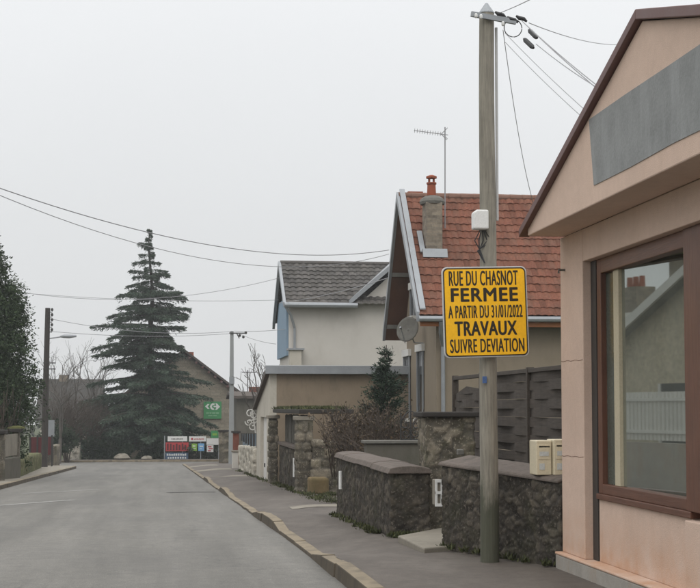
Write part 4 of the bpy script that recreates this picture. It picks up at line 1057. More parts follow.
# chimney
def on_slope(px, py):
    y = 37.0
    for _ in range(30):
        q = at(px, py, Y=y); y = eF.y + (q.z - eF.z) / slF
    return at(px, py, Y=y)
cb_ = on_slope(434.5, 257); cw = .45
ct = at(434, 202, Y=cb_.y).z
b = MB(); b.box(cb_.x - cw / 2, cb_.x + cw / 2, cb_.y, cb_.y + .6, cb_.z - .1, ct)
ch = build('chimney', b, M['brick_chim'], rh, bevel=.012)
b = MB(); b.lathe((cb_.x, cb_.y + .3, ct - .03), [(.34, 0), (.36, .07), (.32, .15), (.22, .22), (.12, .25)], 12); build('chimney_cap', b, M['mortar'], ch)
b = MB(); b.lathe((cb_.x - .02, cb_.y + .3, ct + .22), [(.13, 0), (.115, .30), (.14, .32), (.14, .36), (.06, .36)], 12)
for k in range(4): b.bar((cb_.x - .02 + .09 * math.cos(k * 1.57 + .8), cb_.y + .3 + .09 * math.sin(k * 1.57 + .8), ct + .58), (cb_.x - .02 + .09 * math.cos(k * 1.57 + .8), cb_.y + .3 + .09 * math.sin(k * 1.57 + .8), ct + .70), .03)
b.lathe((cb_.x - .02, cb_.y + .3, ct + .70), [(.15, 0), (.15, .05), (.05, .09)], 12); build('chimney_pot', b, M['terracotta'], ch)
b = MB(); zq = cb_.z; b.prism([(cb_.x - .34, cb_.y - .16, zq - .02), (cb_.x + .34, cb_.y - .16, zq - .02), (cb_.x + .34, cb_.y - .08, zq + .22), (cb_.x - .34, cb_.y - .08, zq + .22)], (0, .075, 0))
b.prism([(cb_.x - .40, cb_.y - .05, zq + .12), (cb_.x - .26, cb_.y - .05, zq + .12), (cb_.x - .26, cb_.y + .5, zq + .12 + .55 * slF), (cb_.x - .40, cb_.y + .5, zq + .12 + .55 * slF)], (0, 0, .04))
build('chimney_flashing', b, M['zinc'], ch)
q = at(415, 196, Y=ap.y + .8); b = MB(); b.box(q.x - .22, q.x + .22, q.y - .2, q.y + .3, ap.z - 1.4, ap.z - .02); c2 = build('chimney', b, M['brick_chim'], rh)
b = MB(); b.lathe((q.x, q.y, ap.z - .02), [(.16, 0), (.13, .24), (.02, .25)], 10); b.box(q.x - .22, q.x + .22, q.y - .1, q.y + .1, ap.z + .24, ap.z + .28); build('chimney_pot', b, M['terracotta'], c2)
# television aerial
aq = at(445, 255, Y=cb_.y + .7); at_ = at(445, 130, Y=cb_.y + .7)
an = thing('television_aerial', 'thin television aerial on a mast beside the brick chimney', 'aerial', (aq.x, aq.y, aq.z))
b = MB(); b.tube([(aq.x, aq.y, aq.z - .3), (at_.x, aq.y, at_.z + .08)], .018, 6); build('mast', b, M['cable_grey'], an)
b = MB(); l0, l1 = at(414, 130.5, Y=aq.y), at(448, 135, Y=aq.y); b.tube([l0, l1], .011, 5)
for t in lin(.02, .78, 11): p = l0.lerp(l1, t); b.tube([p - Vector((.02, .14, -.03)), p + Vector((.02, .14, -.03))], .006, 4)
for sg in (1, -1):
    p = l0.lerp(l1, .8); b.tube([p, p + Vector((.16, 0, .16 * sg))], .01, 4); b.tube([p + Vector((.04, -.12, .04 * sg)), p + Vector((.16, -.12, .16 * sg))], .008, 4)
build('aerial_array', b, M['cable_grey'], an)

# ================================================================== concrete pole and things along the far right pavement
Yc = 76.0; cq = at(231.2, 475, Y=Yc); ctz = at(231.2, 331, Y=Yc).z
cp_ = thing('concrete_pole', 'slim grey concrete utility pole on the far right pavement', 'utility pole', (cq.x, Yc, pv(Yc)))
b = MB(); b.hexa([(cq.x-.15,Yc-.12,pv(Yc)-.3),(cq.x+.15,Yc-.12,pv(Yc)-.3),(cq.x+.15,Yc+.12,pv(Yc)-.3),(cq.x-.15,Yc+.12,pv(Yc)-.3)], [(cq.x-.09,Yc-.08,ctz),(cq.x+.09,Yc-.08,ctz),(cq.x+.09,Yc+.08,ctz),(cq.x-.09,Yc+.08,ctz)]); build('shaft', b, M['pole_conc'], cp_, bevel=.02)
b = MB(); b.bar((cq.x - .15, Yc - .1, ctz - .12), (cq.x + .75, Yc - .1, ctz - .12), .06); b.bar((cq.x + .25, Yc - .1, ctz - .12), (cq.x + .4, Yc - .1, ctz - .4), .05)
build('crossarm', b, M['dark_metal'], cp_)
for x, z in ((.42, -.2), (.62, -.28), (.75, -.05)):
    b = MB(); b.lathe((cq.x + x, Yc - .1, ctz + z - .12), [(.03, 0), (.07, .04), (.07, .12), (.03, .16)], 8); build('insulator', b, M['dark_metal'], cp_)
b = MB(); b.box(cq.x - .14, cq.x + .14, Yc - .19, Yc - .11, at(231, 384, Y=Yc).z, at(231, 377, Y=Yc).z); build('strap_box', b, M['zinc'], cp_)
# white block and pale rubble wall between the pole and the garage
Yw0, Yw1 = at(238.5, 473, X=3.3).y, 47.0
Yw0 = 66.0
xb0 = lambda y: 3.05 + .0 * y
pw = thing('white_rubble_wall', 'white limestone rubble wall between the garage and the concrete pole', 'wall', (3.2, 56, pv(56)))
xa0, xa1 = at(254.5, 460, Y=47.6).x, at(239, 460, Y=62).x
zA, zB = at(254.5, 447.5, Y=47.6).z, at(239, 446, Y=62).z
rubble('stonework', ([(xa0, 47.6), (xa0 + .4, 47.6), (xa1 + .4, 62), (xa1, 62)], [-1.6, -1.6, -2, -2], [zA, zA, zB, zB]), M['rubble_pale'], pw, step=.09, depth=.06, seed=21, block=(.62, .27))
bp = thing('blue_fence', 'blue grey sheet fence standing on the white rubble wall', 'fence', (3.4, 56, zA))
za2, zb2 = at(254.5, 434, Y=47.7).z, at(240, 434, Y=62).z
b = MB(); b.hexa([(xa0+.15,47.65,zA-.1),(xa0+.19,47.65,zA-.1),(xa1+.19,61.9,zB-.1),(xa1+.15,61.9,zB-.1)], [(xa0+.15,47.65,za2),(xa0+.19,47.65,za2),(xa1+.19,61.9,zb2),(xa1+.15,61.9,zb2)]); build('panel', b, M['blue_panel'], bp)
b = MB()
for t in lin(0.02, .98, 7): y = 47.65 + 14.2 * t; x = xa0 + (xa1 - xa0) * t + .10; b.box(x - .03, x + .03, y - .03, y + .03, zA - .1, za2 + (zb2 - za2) * t + .05)
build_each('post', b, M['dark_metal'], bp)
x0, x1 = at(232.5, 460, Y=63).x, at(238.3, 460, Y=63).x
wbk = thing('white_pillar', 'plain white block pillar beside the concrete pole', 'pillar', ((x0 + x1) / 2, 63.2, pv(63)))
b = MB(); zt = at(235, 452, Y=63).z; b.box(x0, x1, 63, 63.5, -2, zt); build('shaft', b, M['white_render'], wbk, bevel=.02)
b = MB(); b.box(x0 - .04, x1 + .04, 62.96, 63.54, zt, zt + .07); build('cap', b, M['concrete'], wbk)
# white scrolled bracket on the garage corner
sb = at(252, 425, Y=46.8); br_ = thing('scroll_bracket', 'white scrolled iron bracket on the far corner of the garage', 'bracket', (XG, 46.8, sb.z))
b = MB()
def scr(px, py, rad, turns, a0):
    c = at(px, py, Y=46.8); b.tube([(c.x + rad * (1 - .75 * t) * math.cos(a0 + turns * 6.28 * t), 46.8, c.z + rad * (1 - .75 * t) * math.sin(a0 + turns * 6.28 * t)) for t in lin(0, 1, 22)], .020, 5)
scr(250, 413.5, .15, 1.2, 0); scr(254, 415, .13, 1.1, 2); scr(249, 422, .13, 1.2, 3); scr(253, 427, .15, 1.2, 1); scr(255.5, 421, .10, 1, 0)
q0, q1 = at(255.5, 433, Y=46.8), at(252, 409, Y=46.8); b.tube([q0, q1], .022, 5); b.tube([at(249, 421, Y=46.8), at(257.5, 419, Y=46.8)], .02, 5)
build('scrollwork', b, M['white_paint'], br_)
# brick and stone pillars
def bpil(px0, px1, pt, Y, mat, lab):
    x0, x1 = at(px0, 450, Y=Y).x, at(px1, 450, Y=Y).x; zt = at(220, pt, Y=Y).z
    t = thing('gate_pillar', lab, 'pillar', ((x0 + x1) / 2, Y, g(Y) + .1), 'gate pillars by the concrete pole')
    if mat == 'rubble': rubble('shaft', ([(x0, Y), (x1, Y), (x1, Y + .6), (x0, Y + .6)], [g(Y) - .2] * 4, [zt - .1] * 4), M['rubble_mid'], t, cell=(.35, .25), step=.09, depth=.05, seed=Y)
    else: b = MB(); b.box(x0, x1, Y, Y + .6, g(Y) - .2, zt - .1); build('shaft', b, M[mat], t, bevel=.01)
    b = MB(); b.box(x0 - .08, x1 + .08, Y - .08, Y + .68, zt - .1, zt); build('cap', b, M['coping_dark'], t)
bpil(219.5, 229.0, 430, 79, 'rubble', 'rough stone gate pillar just left of the concrete pole')
bpil(233.3, 239.0, 431, 71, 'brick_red', 'reddish brick gate pillar just right of the concrete pole')
lw = thing('stone_wall', 'low stone boundary wall running to the junction beyond the concrete pole', 'wall', (3, 80, g(80)))
x0 = at(222, 460, Y=79.6).x
rubble('stonework', ([(x0 + .1, 79.65), (x0 + .5, 79.65), (x0 + .75, 84), (x0 + .35, 84)], [-2.4] * 4, [at(225, 452, Y=80).z] * 4), M['rubble_mid'], lw, cell=(.4, .25), step=.12, depth=.05, seed=31)

# ================================================================== stone house with the green shop sign
YS = 110.0
def sxz(px, py): return at(px, py, Y=YS)
cR = sxz(237.5, 460).x; pk = sxz(184, 351.5); ev = sxz(243, 396); xl_ = 2 * pk.x - cR; gb = -3.0
stn = thing('stone_house', 'stone gabled house with brown roof behind the large cedar', 'house', (pk.x, YS + 5, -2.2))
slS = (pk.z - ev.z) / (ev.x - pk.x)
zc = pk.z - slS * (cR - pk.x)
b = MB(); b.prism([(xl_, YS, gb), (cR, YS, gb), (cR, YS, zc - .15), (pk.x, YS, pk.z - .15), (xl_, YS, zc - .15)], (0, 11, 0)); build('wall', b, M['rubble_house'], stn)
wall_obj = stn.children[-1] if len(stn.children) else None
M['stone_flat'] = brick_material('coursed_stone', (.225, .195, .155), (.30, .265, .21), (.21, .185, .15), 2.2)
stn_wall = [o for o in bpy.data.objects if o.parent == stn][0]; stn_wall.data.materials.clear(); stn_wall.data.materials.append(M['stone_flat'])
b = MB()
for k in range(13): z = gb + .4 + k * .5; (b.box(cR - (.55 if k % 2 else .32), cR + .03, YS - .04, YS + .4, z + .02, z + .48) if z + .5 < zc else None)
build('quoins', b, M['cream_render'], stn)
b = MB()
for sg in (1, -1):
    xe = pk.x + sg * (ev.x - pk.x)
    b.prism([(xe, YS - .5, ev.z), (pk.x, YS - .5, pk.z), (pk.x, YS - .5, pk.z + .2), (xe, YS - .5, ev.z + .2)], (0, 12, 0))
build('roof', b, M['dark_roof'], stn)
b = MB()
for t in lin(.1, .95, 9): b.box(pk.x + (ev.x - pk.x) * t - .09, pk.x + (ev.x - pk.x) * t + .09, YS - .45, YS - .01, pk.z - (pk.z - ev.z) * t - .24, pk.z - (pk.z - ev.z) * t - .06)
build_each('purlin_end', b, M['trim_brown'], stn)
c0, c1 = sxz(185, 368), sxz(194, 361)
b = MB(); b.box(c0.x, c1.x, YS + 1, YS + 1.7, c0.z - .6, c1.z + .2); chs = build('chimney', b, M['brick_chim'], stn)
b = MB()
for t in lin(.14, .86, 4): b.lathe((c0.x + (c1.x - c0.x) * t, YS + 1.35, c1.z + .2), [(.11, 0), (.09, .5), (.11, .55)], 8)
build('chimney_pots', b, M['terracotta'], chs)
# green supermarket panel with white arrow emblem on the gable
s0, s1 = at(203.6, 418.8, Y=YS - .15), at(221.5, 401.6, Y=YS - .15)
gs = thing('shop_sign_board', 'green square supermarket panel with white arrow emblem on the stone gable', 'sign', ((s0.x + s1.x) / 2, YS - .1, s0.z))
b = MB(); b.box(s0.x, s1.x, YS - .12, YS - .01, s0.z, s1.z); build('panel', b, M['green_sign'], gs)
wx, wz = s1.x - s0.x, s1.z - s0.z
def E(u, v): return (s0.x + wx * u, YS - .124, s0.z + wz * v)
b = MB(); dpt = (0, -.02, 0)
b.prism([E(.08, .72), E(.22, .86), E(.33, .86), E(.22, .72), E(.33, .58), E(.22, .58)], dpt)
b.prism([E(.92, .70), E(.74, .52), E(.64, .52), E(.70, .62), E(.70, .80), E(.66, .90), E(.74, .90)], dpt)
b.prism([E(.62, .90), E(.48, .90), E(.39, .82), E(.35, .71), E(.39, .60), E(.48, .52), E(.61, .52), E(.57, .60), E(.50, .62), E(.46, .71), E(.50, .80), E(.60, .80)], dpt)
b.prism([E(.56, .75), E(.56, .68), E(.70, .68), E(.70, .75)], dpt)
build('emblem', b, M['white_plastic'], gs)
b = MB()
for u0, u1 in ((.14, .30), (.33, .44), (.47, .66), (.69, .86)): b.prism([E(u0, .30), E(u1, .30), E(u1, .37), E(u0, .37)], dpt)
for u0, u1 in ((.25, .5), (.54, .74)): b.prism([E(u0, .16), E(u1, .16), E(u1, .21), E(u0, .21)], dpt)
build('small_lines', b, plain('pale_green', (.22, .42, .25), .6, .1), gs)

# ---- notice boards, banners and railing beyond the junction
YB_ = 99.2
def board(name, px0, px1, py0, py1, mat, lab, cat='banner', Y=YB_, group='boards and banners at the junction', deco=None):
    a, c = at(px0, py1, Y=Y), at(px1, py0, Y=Y); t = thing(name, lab, cat, ((a.x + c.x) / 2, Y, a.z), group)
    b = MB(); b.box(a.x, c.x, Y - .03, Y + .01, a.z, c.z); build('panel', b, M[mat], t)
    if deco:
        for m_, rects in deco:
            b = MB()
            for u0, u1, v0, v1 in rects: b.box(a.x + (c.x - a.x) * u0, a.x + (c.x - a.x) * u1, Y - .045, Y - .0305, a.z + (c.z - a.z) * v0, a.z + (c.z - a.z) * v1)
            build('lettering', b, M[m_], t)
    return t
rg = random.Random(9)
def letters(n, u0, u1, v0, v1): 
    s = (u1 - u0) / n; return [(u0 + s * k, u0 + s * (k + .62), v0, v1 if rg.random() < .6 else v0 + (v1 - v0) * .8) for k in range(n)]
board('white_banner', 167.6, 187.2, 436.3, 441.2, 'white_plastic', 'long white board above the red banner by the junction', deco=[('mortar', letters(9, .2, .8, .35, .6))])
board('white_board', 189, 206, 436.3, 441.4, 'white_plastic', 'white board with small red logo right of the long white one', deco=[('red_banner', [(.12, .24, .3, .7)] + letters(8, .3, .88, .35, .6))])
board('red_banner', 165.7, 188.6, 442.4, 451.2, 'red_banner', 'red banner with dark uprights under the long white board', deco=[('shutter_red', letters(7, .05, .95, .12, .88))])
board('dark_banner', 165.4, 188.2, 452.6, 459.4, 'navy', 'dark blue banner with white lettering below the red one', deco=[('white_plastic', letters(11, .06, .94, .55, .85) + letters(8, .1, .95, .12, .38))])
board('poster', 191.7, 196.9, 443.6, 450.9, 'lime', 'lime green poster on the dark railing', 'poster', deco=[('white_plastic', [(.2, .7, .6, .75), (.3, .8, .3, .4)])])
board('poster', 198.3, 204.2, 443.4, 451, 'sky_blue', 'light blue poster on the dark railing', 'poster', deco=[('white_plastic', [(.2, .8, .55, .7), (.25, .6, .25, .35)])])
board('green_board', 211, 218.4, 430.6, 438, 'green_sign', 'small green board above a white one near the stone pillar', deco=[('lime', [(.2, .8, .35, .65)])])
board('white_board', 206.5, 218.6, 438.3, 444.8, 'white_plastic', 'plain white board directly under the small green board')
board('white_red_board', 206.8, 213.4, 445.2, 452, 'white_plastic', 'white notice with red lettering at the right end of the railing', 'notice', deco=[('red_banner', [(.15, .7, .7, .88), (.3, .9, .42, .58), (.15, .6, .12, .28)])])
ry0, ry1 = at(150, 460.5, Y=99.35), at(219, 442, Y=99.35)
rl = thing('railing', 'dark metal railing carrying the banners beyond the junction', 'railing', ((ry0.x + ry1.x) / 2, 99.35, g(97)))
b = MB(); x = at(164.5, 450, Y=99.35).x
b2 = MB(); k = 0
while x < ry1.x:
    if k % 9 == 0: b2.box(x - .035, x + .035, 99.3, 99.38, -2.3, ry1.z + .45)
    b.box(x - .012, x + .012, 99.33, 99.35, ry0.z + .05, ry1.z); x += .14; k += 1
x0 = at(164.5, 450, Y=99.35).x
for z in (ry0.z + .06, ry1.z): b.box(x0, ry1.x, 99.32, 99.36, z - .02, z + .02)
build('bars', b, M['dark_metal'], rl); build('posts', b2, M['zinc'], rl)

# ================================================================== far house behind the trees and house behind the concrete pole
YQ = 122.0
def simple_house(name, lab, px0, px1, py_ridge, py_eave, Y, depth, wallm, roofm, zb=-3.2, over=.4):
    x0, x1 = at(px0, 420, Y=Y).x, at(px1, 420, Y=Y).x; ze_ = at(px0, py_eave, Y=Y).z; zr_ = at(px0, py_ridge, Y=Y + depth / 2).z
    t = thing(name, lab, 'house', ((x0 + x1) / 2, Y + depth / 2, zb + .8))
    b = MB(); b.prism([(x0, Y, zb), (x0, Y + depth, zb), (x0, Y + depth, ze_), (x0, Y + depth / 2, zr_ - .1), (x0, Y, ze_)], (x1 - x0, 0, 0)); build('wall', b, M[wallm], t)
    b = MB(); s = (zr_ - ze_) / (depth / 2)
    for sg in (-1, 1):
        ye_ = Y + depth / 2 + sg * (depth / 2 + over); 
        b.prism([(x0 - over, ye_, ze_ - s * over), (x0 - over, Y + depth / 2, zr_), (x0 - over, Y + depth / 2, zr_ + .18), (x0 - over, ye_, ze_ - s * over + .18)], (x1 - x0 + 2 * over, 0, 0))
    build('roof', b, M[roofm], t)
    return t, x0, x1, ze_, zr_
t, x0, x1, ze_, zr_ = simple_house('far_house', 'cream house with long brown roof behind the bare trees', 40, 97, 381, 417, YQ, 8, 'cream_render', 'far_roof')
for px in (58, 76, 84):
    b = MB(); a, c = at(px - 1.6, 436, Y=YQ), at(px + 1.6, 423, Y=YQ); b.box(a.x, c.x, YQ - .02, YQ + .01, a.z, c.z); f = build('window', b, M['pane'], t)
    b = MB(); b.box(a.x - .15, a.x - .01, YQ - .06, YQ, a.z, c.z); b.box(c.x + .01, c.x + .15, YQ - .06, YQ, a.z, c.z); build_each('shutter', b, M['zinc'], f)
b = MB(); q = at(64, 384, Y=YQ + 4); b.box(q.x - .4, q.x + .4, YQ + 3.7, YQ + 4.4, q.z - .6, q.z + .8); build('chimney', b, M['brick_chim'], t)
t, x0, x1, ze_, zr_ = simple_house('grey_house', 'dim grey rendered house with red chimney behind the concrete pole', 236.5, 262, 394, 398, 92, 7, 'grey_render', 'dark_roof', -3)
b = MB(); q = at(255, 392, Y=95.5); b.box(q.x - .4, q.x + .4, 95.2, 95.9, q.z - .8, q.z + .35); build('chimney', b, M['brick_red'], t)
b = MB(); b.tube([(q.x - .5, 95.5, q.z - .5), (q.x - .5, 95.5, q.z + 1.5)], .03, 5); b.tube([(q.x - .9, 95.5, q.z + 1.35), (q.x + .1, 95.5, q.z + 1.35)], .025, 5); build('aerial', b, M['cable'], t)

# ================================================================== left side of the street
YL = 70.0
lq = at(44.2, 467, Y=YL); lt = at(45.6, 308, Y=YL).z
lp = thing('dark_wooden_pole', 'dark wooden utility pole with insulators and a street lamp arm', 'utility pole', (lq.x, YL, g(YL) + .12))
b = MB(); b.tube([(lq.x, YL, g(YL) - .3), (lq.x + .03, YL, (lt + g(YL)) / 2), (lq.x + .08, YL, lt)], [.17, .15, .125], 10); build('shaft', b, M['pole_dark'], lp)
for py in (311, 316, 321, 326, 331):
    z = at(45, py, Y=YL).z; b = MB(); b.tube([(lq.x + .05, YL - .1, z - .06), (lq.x + .30, YL - .12, z - .06), (lq.x + .30, YL - .12, z)], .02, 5); b.lathe((lq.x + .30, YL - .12, z), [(.05, 0), (.065, .05), (.05, .12), (.02, .14)], 8); build('insulator', b, M['dark_metal'], lp)
for py in (363, 369): 
    z = at(45, py, Y=YL).z; b = MB(); b.bar((lq.x - .1, YL - .12, z), (lq.x + .5, YL - .12, z), .05); build('step_iron', b, M['dark_metal'], lp)
b = MB(); a0, a1, a2 = at(46, 339, Y=YL), at(62, 336.6, Y=YL), at(76.5, 336, Y=YL)
b.tube([a0, a1], .035, 6); arm = build('lamp_arm', b, M['zinc'], lp); b = MB(); b.tube([a1 - Vector((.1, 0, 0)), a1 + Vector((.1, 0, .02)), (a1 + a2) / 2, a2], [.04, .09, .10, .05], 8); build('lamp_head', b, M['zinc'], arm)
yq = at(36.2, 468, Z=g(66) + .1); b = MB(); b.box(-6.55, -6.43, 66, 66.12, g(66), g(66) + .62)
tag(build('marker_post', b, M['yellow_post'], base=(-6.5, 66, g(66)), bevel=.01), 'short yellow marker post near the dark wooden pole', 'post')
# boundary wall: pillars with a low wall and grey panel
def lpil(px0, px1, pt, Y, lab, mossy):
    x0, x1 = at(px0, 450, Y=Y).x, at(px1, 450, Y=Y).x; zt = at(10, pt, Y=Y).z
    t = thing('gate_pillar', lab, 'pillar', ((x0 + x1) / 2, Y, g(Y) + .1), 'pillars of the left boundary wall')
    rubble('shaft', ([(x0, Y), (x1, Y), (x1, Y + .5), (x0, Y + .5)], [g(Y) - .2] * 4, [zt - .12] * 4), M['rubble_mid'], t, step=.045, depth=.03, seed=Y, block=(.45, .3))
    b = MB(); b.box(x0 - .08, x1 + .08, Y - .08, Y + .58, zt - .12, zt); build('cap', b, M['coping_dark'], t, bevel=.02)
    if mossy:
        b = MB(); b.lathe(((x0 + x1) / 2, Y + .25, zt), [(.30, 0), (.27, .05), (.12, .09)], 8); build('moss', b, plain('moss', (.085, .088, .028), .95, .4, 8, bs=.8, bd=.03), t)
lpil(-3.5, 3.2, 430, 44.2, 'dark stone pillar at the left edge of the photo', False)
lpil(12.2, 18.6, 428.5, 48.2, 'stone pillar topped with yellow green moss on the left pavement', True)
lpil(-45, -38, 431, 37.5, 'nearer stone pillar of the left boundary wall outside the view', False)
xq = at(15, 450, Y=48).x
lwl = thing('boundary_wall', 'low grey wall with panel fence between the stone pillars on the left', 'wall', (xq, 42, g(42) + .1))
xA, xB = at(0, 450, Y=44.5).x - .35, at(14, 450, Y=48).x + .1
def lxx(y): return xA + (xB - xA) * (y - 44.5) / 3.5
b = MB(); zlw = at(10, 459, Y=46).z
b.hexa([(lxx(30), 30, -1.2), (lxx(30) + .3, 30, -1.2), (xB + .1, 48.2, -1.2), (xB - .2, 48.2, -1.2)], [(lxx(30), 30, zlw), (lxx(30) + .3, 30, zlw), (xB + .1, 48.2, zlw), (xB - .2, 48.2, zlw)]); build('wall', b, M['grey_render'], lwl, bevel=.02)
b = MB(); zp0, zp1 = at(10, 457, Y=46).z, at(10, 435, Y=46).z
b.hexa([(lxx(44.8) + .1, 44.8, zp0), (lxx(44.8) + .15, 44.8, zp0), (xB, 48.1, zp0), (xB - .05, 48.1, zp0)], [(lxx(44.8) + .1, 44.8, zp1), (lxx(44.8) + .15, 44.8, zp1), (xB, 48.1, zp1), (xB - .05, 48.1, zp1)]); build('fence_panel', b, M['concrete'], lwl)
# mossy bank wall up to the dark pole
bk = thing('mossy_wall', 'low mossy stone wall sloping towards the dark wooden pole', 'wall', (-6, 58, g(58)))
xm0, xm1 = at(19, 460, Y=49).x, at(41, 460, Y=68).x
rubble('stonework', ([(xm0, 49), (xm0 + .0, 49.01), (xm1, 68), (xm1 - .4, 68)][0:0] or [(xm0 - .45, 49), (xm0, 49), (xm1, 68), (xm1 - .45, 68)], [-1.4, -1.4, -2, -2], [at(19, 461, Y=49).z] * 2 + [at(41, 453, Y=68).z] * 2), stone_mat('mossy_rubble', (.05, .055, .025), (.15, .145, .08), (.06, .06, .03), (.075, .095, .025), .8), bk, cell=(.4, .25), step=.14, depth=.06, seed=41)
# dull red panel and grey panel beyond the wall
t = thing('red_fence', 'dull red panel fence half hidden behind the evergreen and dark pole', 'fence', (-7.4, 72, -1)); a, c = at(30, 455, Y=72), at(52, 437, Y=72)
b = MB(); b.box(a.x, c.x, 72, 72.06, a.z, c.z); build('panel', b, M['shutter_red'], t); b = MB()
for x in lin(a.x, c.x, 4): b.box(x - .04, x + .04, 71.94, 71.995, a.z - .6, c.z + .1)
build_each('post', b, M['dark_metal'], t)
a, c = at(47.8, 436.5, Y=74), at(54.5, 420, Y=74); t = thing('grey_board', 'pale grey board on posts right of the dark wooden pole', 'board', ((a.x + c.x) / 2, 74, g(74)))
b = MB(); b.box(a.x, c.x, 74, 74.05, a.z, c.z); build('panel', b, M['zinc'], t); b = MB()
for x in (a.x + .05, c.x - .1): b.box(x, x + .05, 74.06, 74.1, g(74), c.z)
build_each('post', b, M['dark_metal'], t)
def rub(name, lab, px0, px1, py0, Y, depth, mat, cat='wall', **kw):
    x0, x1 = at(px0, 450, Y=Y).x, at(px1, 450, Y=Y).x; zt = at(px0, py0, Y=Y).z
    t = thing(name, lab, cat, ((x0 + x1) / 2, Y, g(Y)))
    rubble('stonework', ([(x0, Y), (x1, Y), (x1, Y + depth), (x0, Y + depth)], [-2.6] * 4, [zt] * 4), M[mat], t, cell=(.4, .25), step=.1, depth=.05, **kw)
rub('corner_wall', 'stone garden wall right of the dark wooden pole', 46.5, 56, 446, 75, 2.5, 'rubble_mid', seed=51)
rub('pale_wall', 'pale crumbling rubble wall at the far left corner of the junction', 63, 79, 443, 98.8, 1.2, 'rubble_pale', seed=52)
for k, (px, py, s) in enumerate(((122, 459, .55), (147, 459.5, .35))):
    q = at(px, py, Y=98.0); b = MB(); n = 10; rg = random.Random(k)
    b.lathe((q.x, 98.0, g(97) + .1), [(s * .9, 0), (s * 1.1, s * .25), (s * .8, s * .6), (s * .3, s * .8)], n); b.v = [(x + rg.uniform(-.08, .08), y + rg.uniform(-.08, .08), z) for x, y, z in b.v]
    tag(build('boulder', b, M['rubble_house'] if 0 else M['concrete'], base=(q.x, 98, g(97)), bevel=.04), ('larger pale boulder in front of the hedge under the cedar', 'smaller pale boulder in front of the hedge under the cedar')[k], 'boulder', 'boulders in front of the hedge')

# ---- house, pickets and hedge across the street (seen mirrored in the shop window)
t = thing('neighbour_house', 'gabled house with brick chimneys across the street mirrored in the shop window', 'house', (-13, 28, 0))
b = MB(); b.prism([(-9.5, 21.5, -1), (-9.5, 33.3, -1), (-9.5, 33.3, 2.9), (-9.5, 27.4, 5.5), (-9.5, 21.5, 2.9)], (-8, 0, 0)); b.box(-16, -10.5, 33.31, 44, -1, 2.7); build('wall', b, brick_material('dull_brown_brick', (.46, .41, .31), (.52, .46, .36), (.49, .44, .35), 5), t)
b = MB()
for y0 in (20.9, 33.9): b.prism([(-9.2, y0, 2.6), (-9.2, 27.4, 5.47), (-9.2, 27.4, 5.65), (-9.2, y0, 2.78)], (-8.6, 0, 0))
b.prism([(-10.2, 33.9, 2.65), (-13.2, 33.9, 4.5), (-16.3, 33.9, 2.65)], (0, 10.4, 0))
build('roof', b, plain('pale_slate', (.24, .235, .21), .8, .3, 2, fine=14, bs=.5, bd=.03), t)
b = MB()
for y0 in (20.9, 33.9): b.prism([(-9.12, y0, 2.56), (-9.12, 27.4, 5.45), (-9.12, 27.4, 5.68), (-9.12, y0, 2.80)], (-.07, 0, 0))
build_each('verge_board', b, M['white_paint'], t)
for x0, y0, z1 in ((-11.6, 32.1, 5.6), (-14, 38.5, 5.4)):
    b = MB(); b.box(x0, x0 - .7, y0, y0 + 1.1, 3, z1); c_ = build('chimney', b, M['brick_chim'], t); b = MB()
    for k in range(3): b.lathe((x0 - .35, y0 + .2 + .35 * k, z1), [(.1, 0), (.09, .35)], 8)
    build('chimney_pots', b, M['terracotta'], c_)
for y0, y1, z0, z1 in ((23, 24.1, .6, 2.2), (26, 27.1, .6, 2.2), (29.4, 30.5, .6, 2.2), (27, 27.9, 3.0, 4.1)):
    b = MB(); b.box(-9.485, -9.505, y0, y1, z0, z1); f = build('window', b, M['pane'], t); b = MB(); b.box(-9.4, -9.484, y0 - .1, y1 + .1, z0 - .12, z0); b.box(-9.45, -9.484, y0 - .1, y0, z0, z1); b.box(-9.45, -9.484, y1, y1 + .1, z0, z1); build_each('frame', b, M['white_paint'], f)
pf = thing('picket_fence', 'white picket fence on a grey wall across the street mirrored in the shop window', 'fence', (-7.0, 36, 0))
b = MB(); b.box(-7.2, -6.95, 24, 44, -1.2, .85); build('wall', b, M['plinth'], pf)
b = MB(); y = 24.1
while y < 44: b.box(-7.09, -7.05, y, y + .085, .9, 1.95); y += .15
for z in (1.05, 1.75): b.box(-7.05, -7.02, 24, 44, z, z + .07)
build('pickets', b, M['white_paint'], pf)
b = MB()
for y in (24, 30, 36, 42): b.box(-7.25, -6.9, y - .2, y + .2, -1.2, 2.15)
build_each('post', b, M['concrete'], pf)

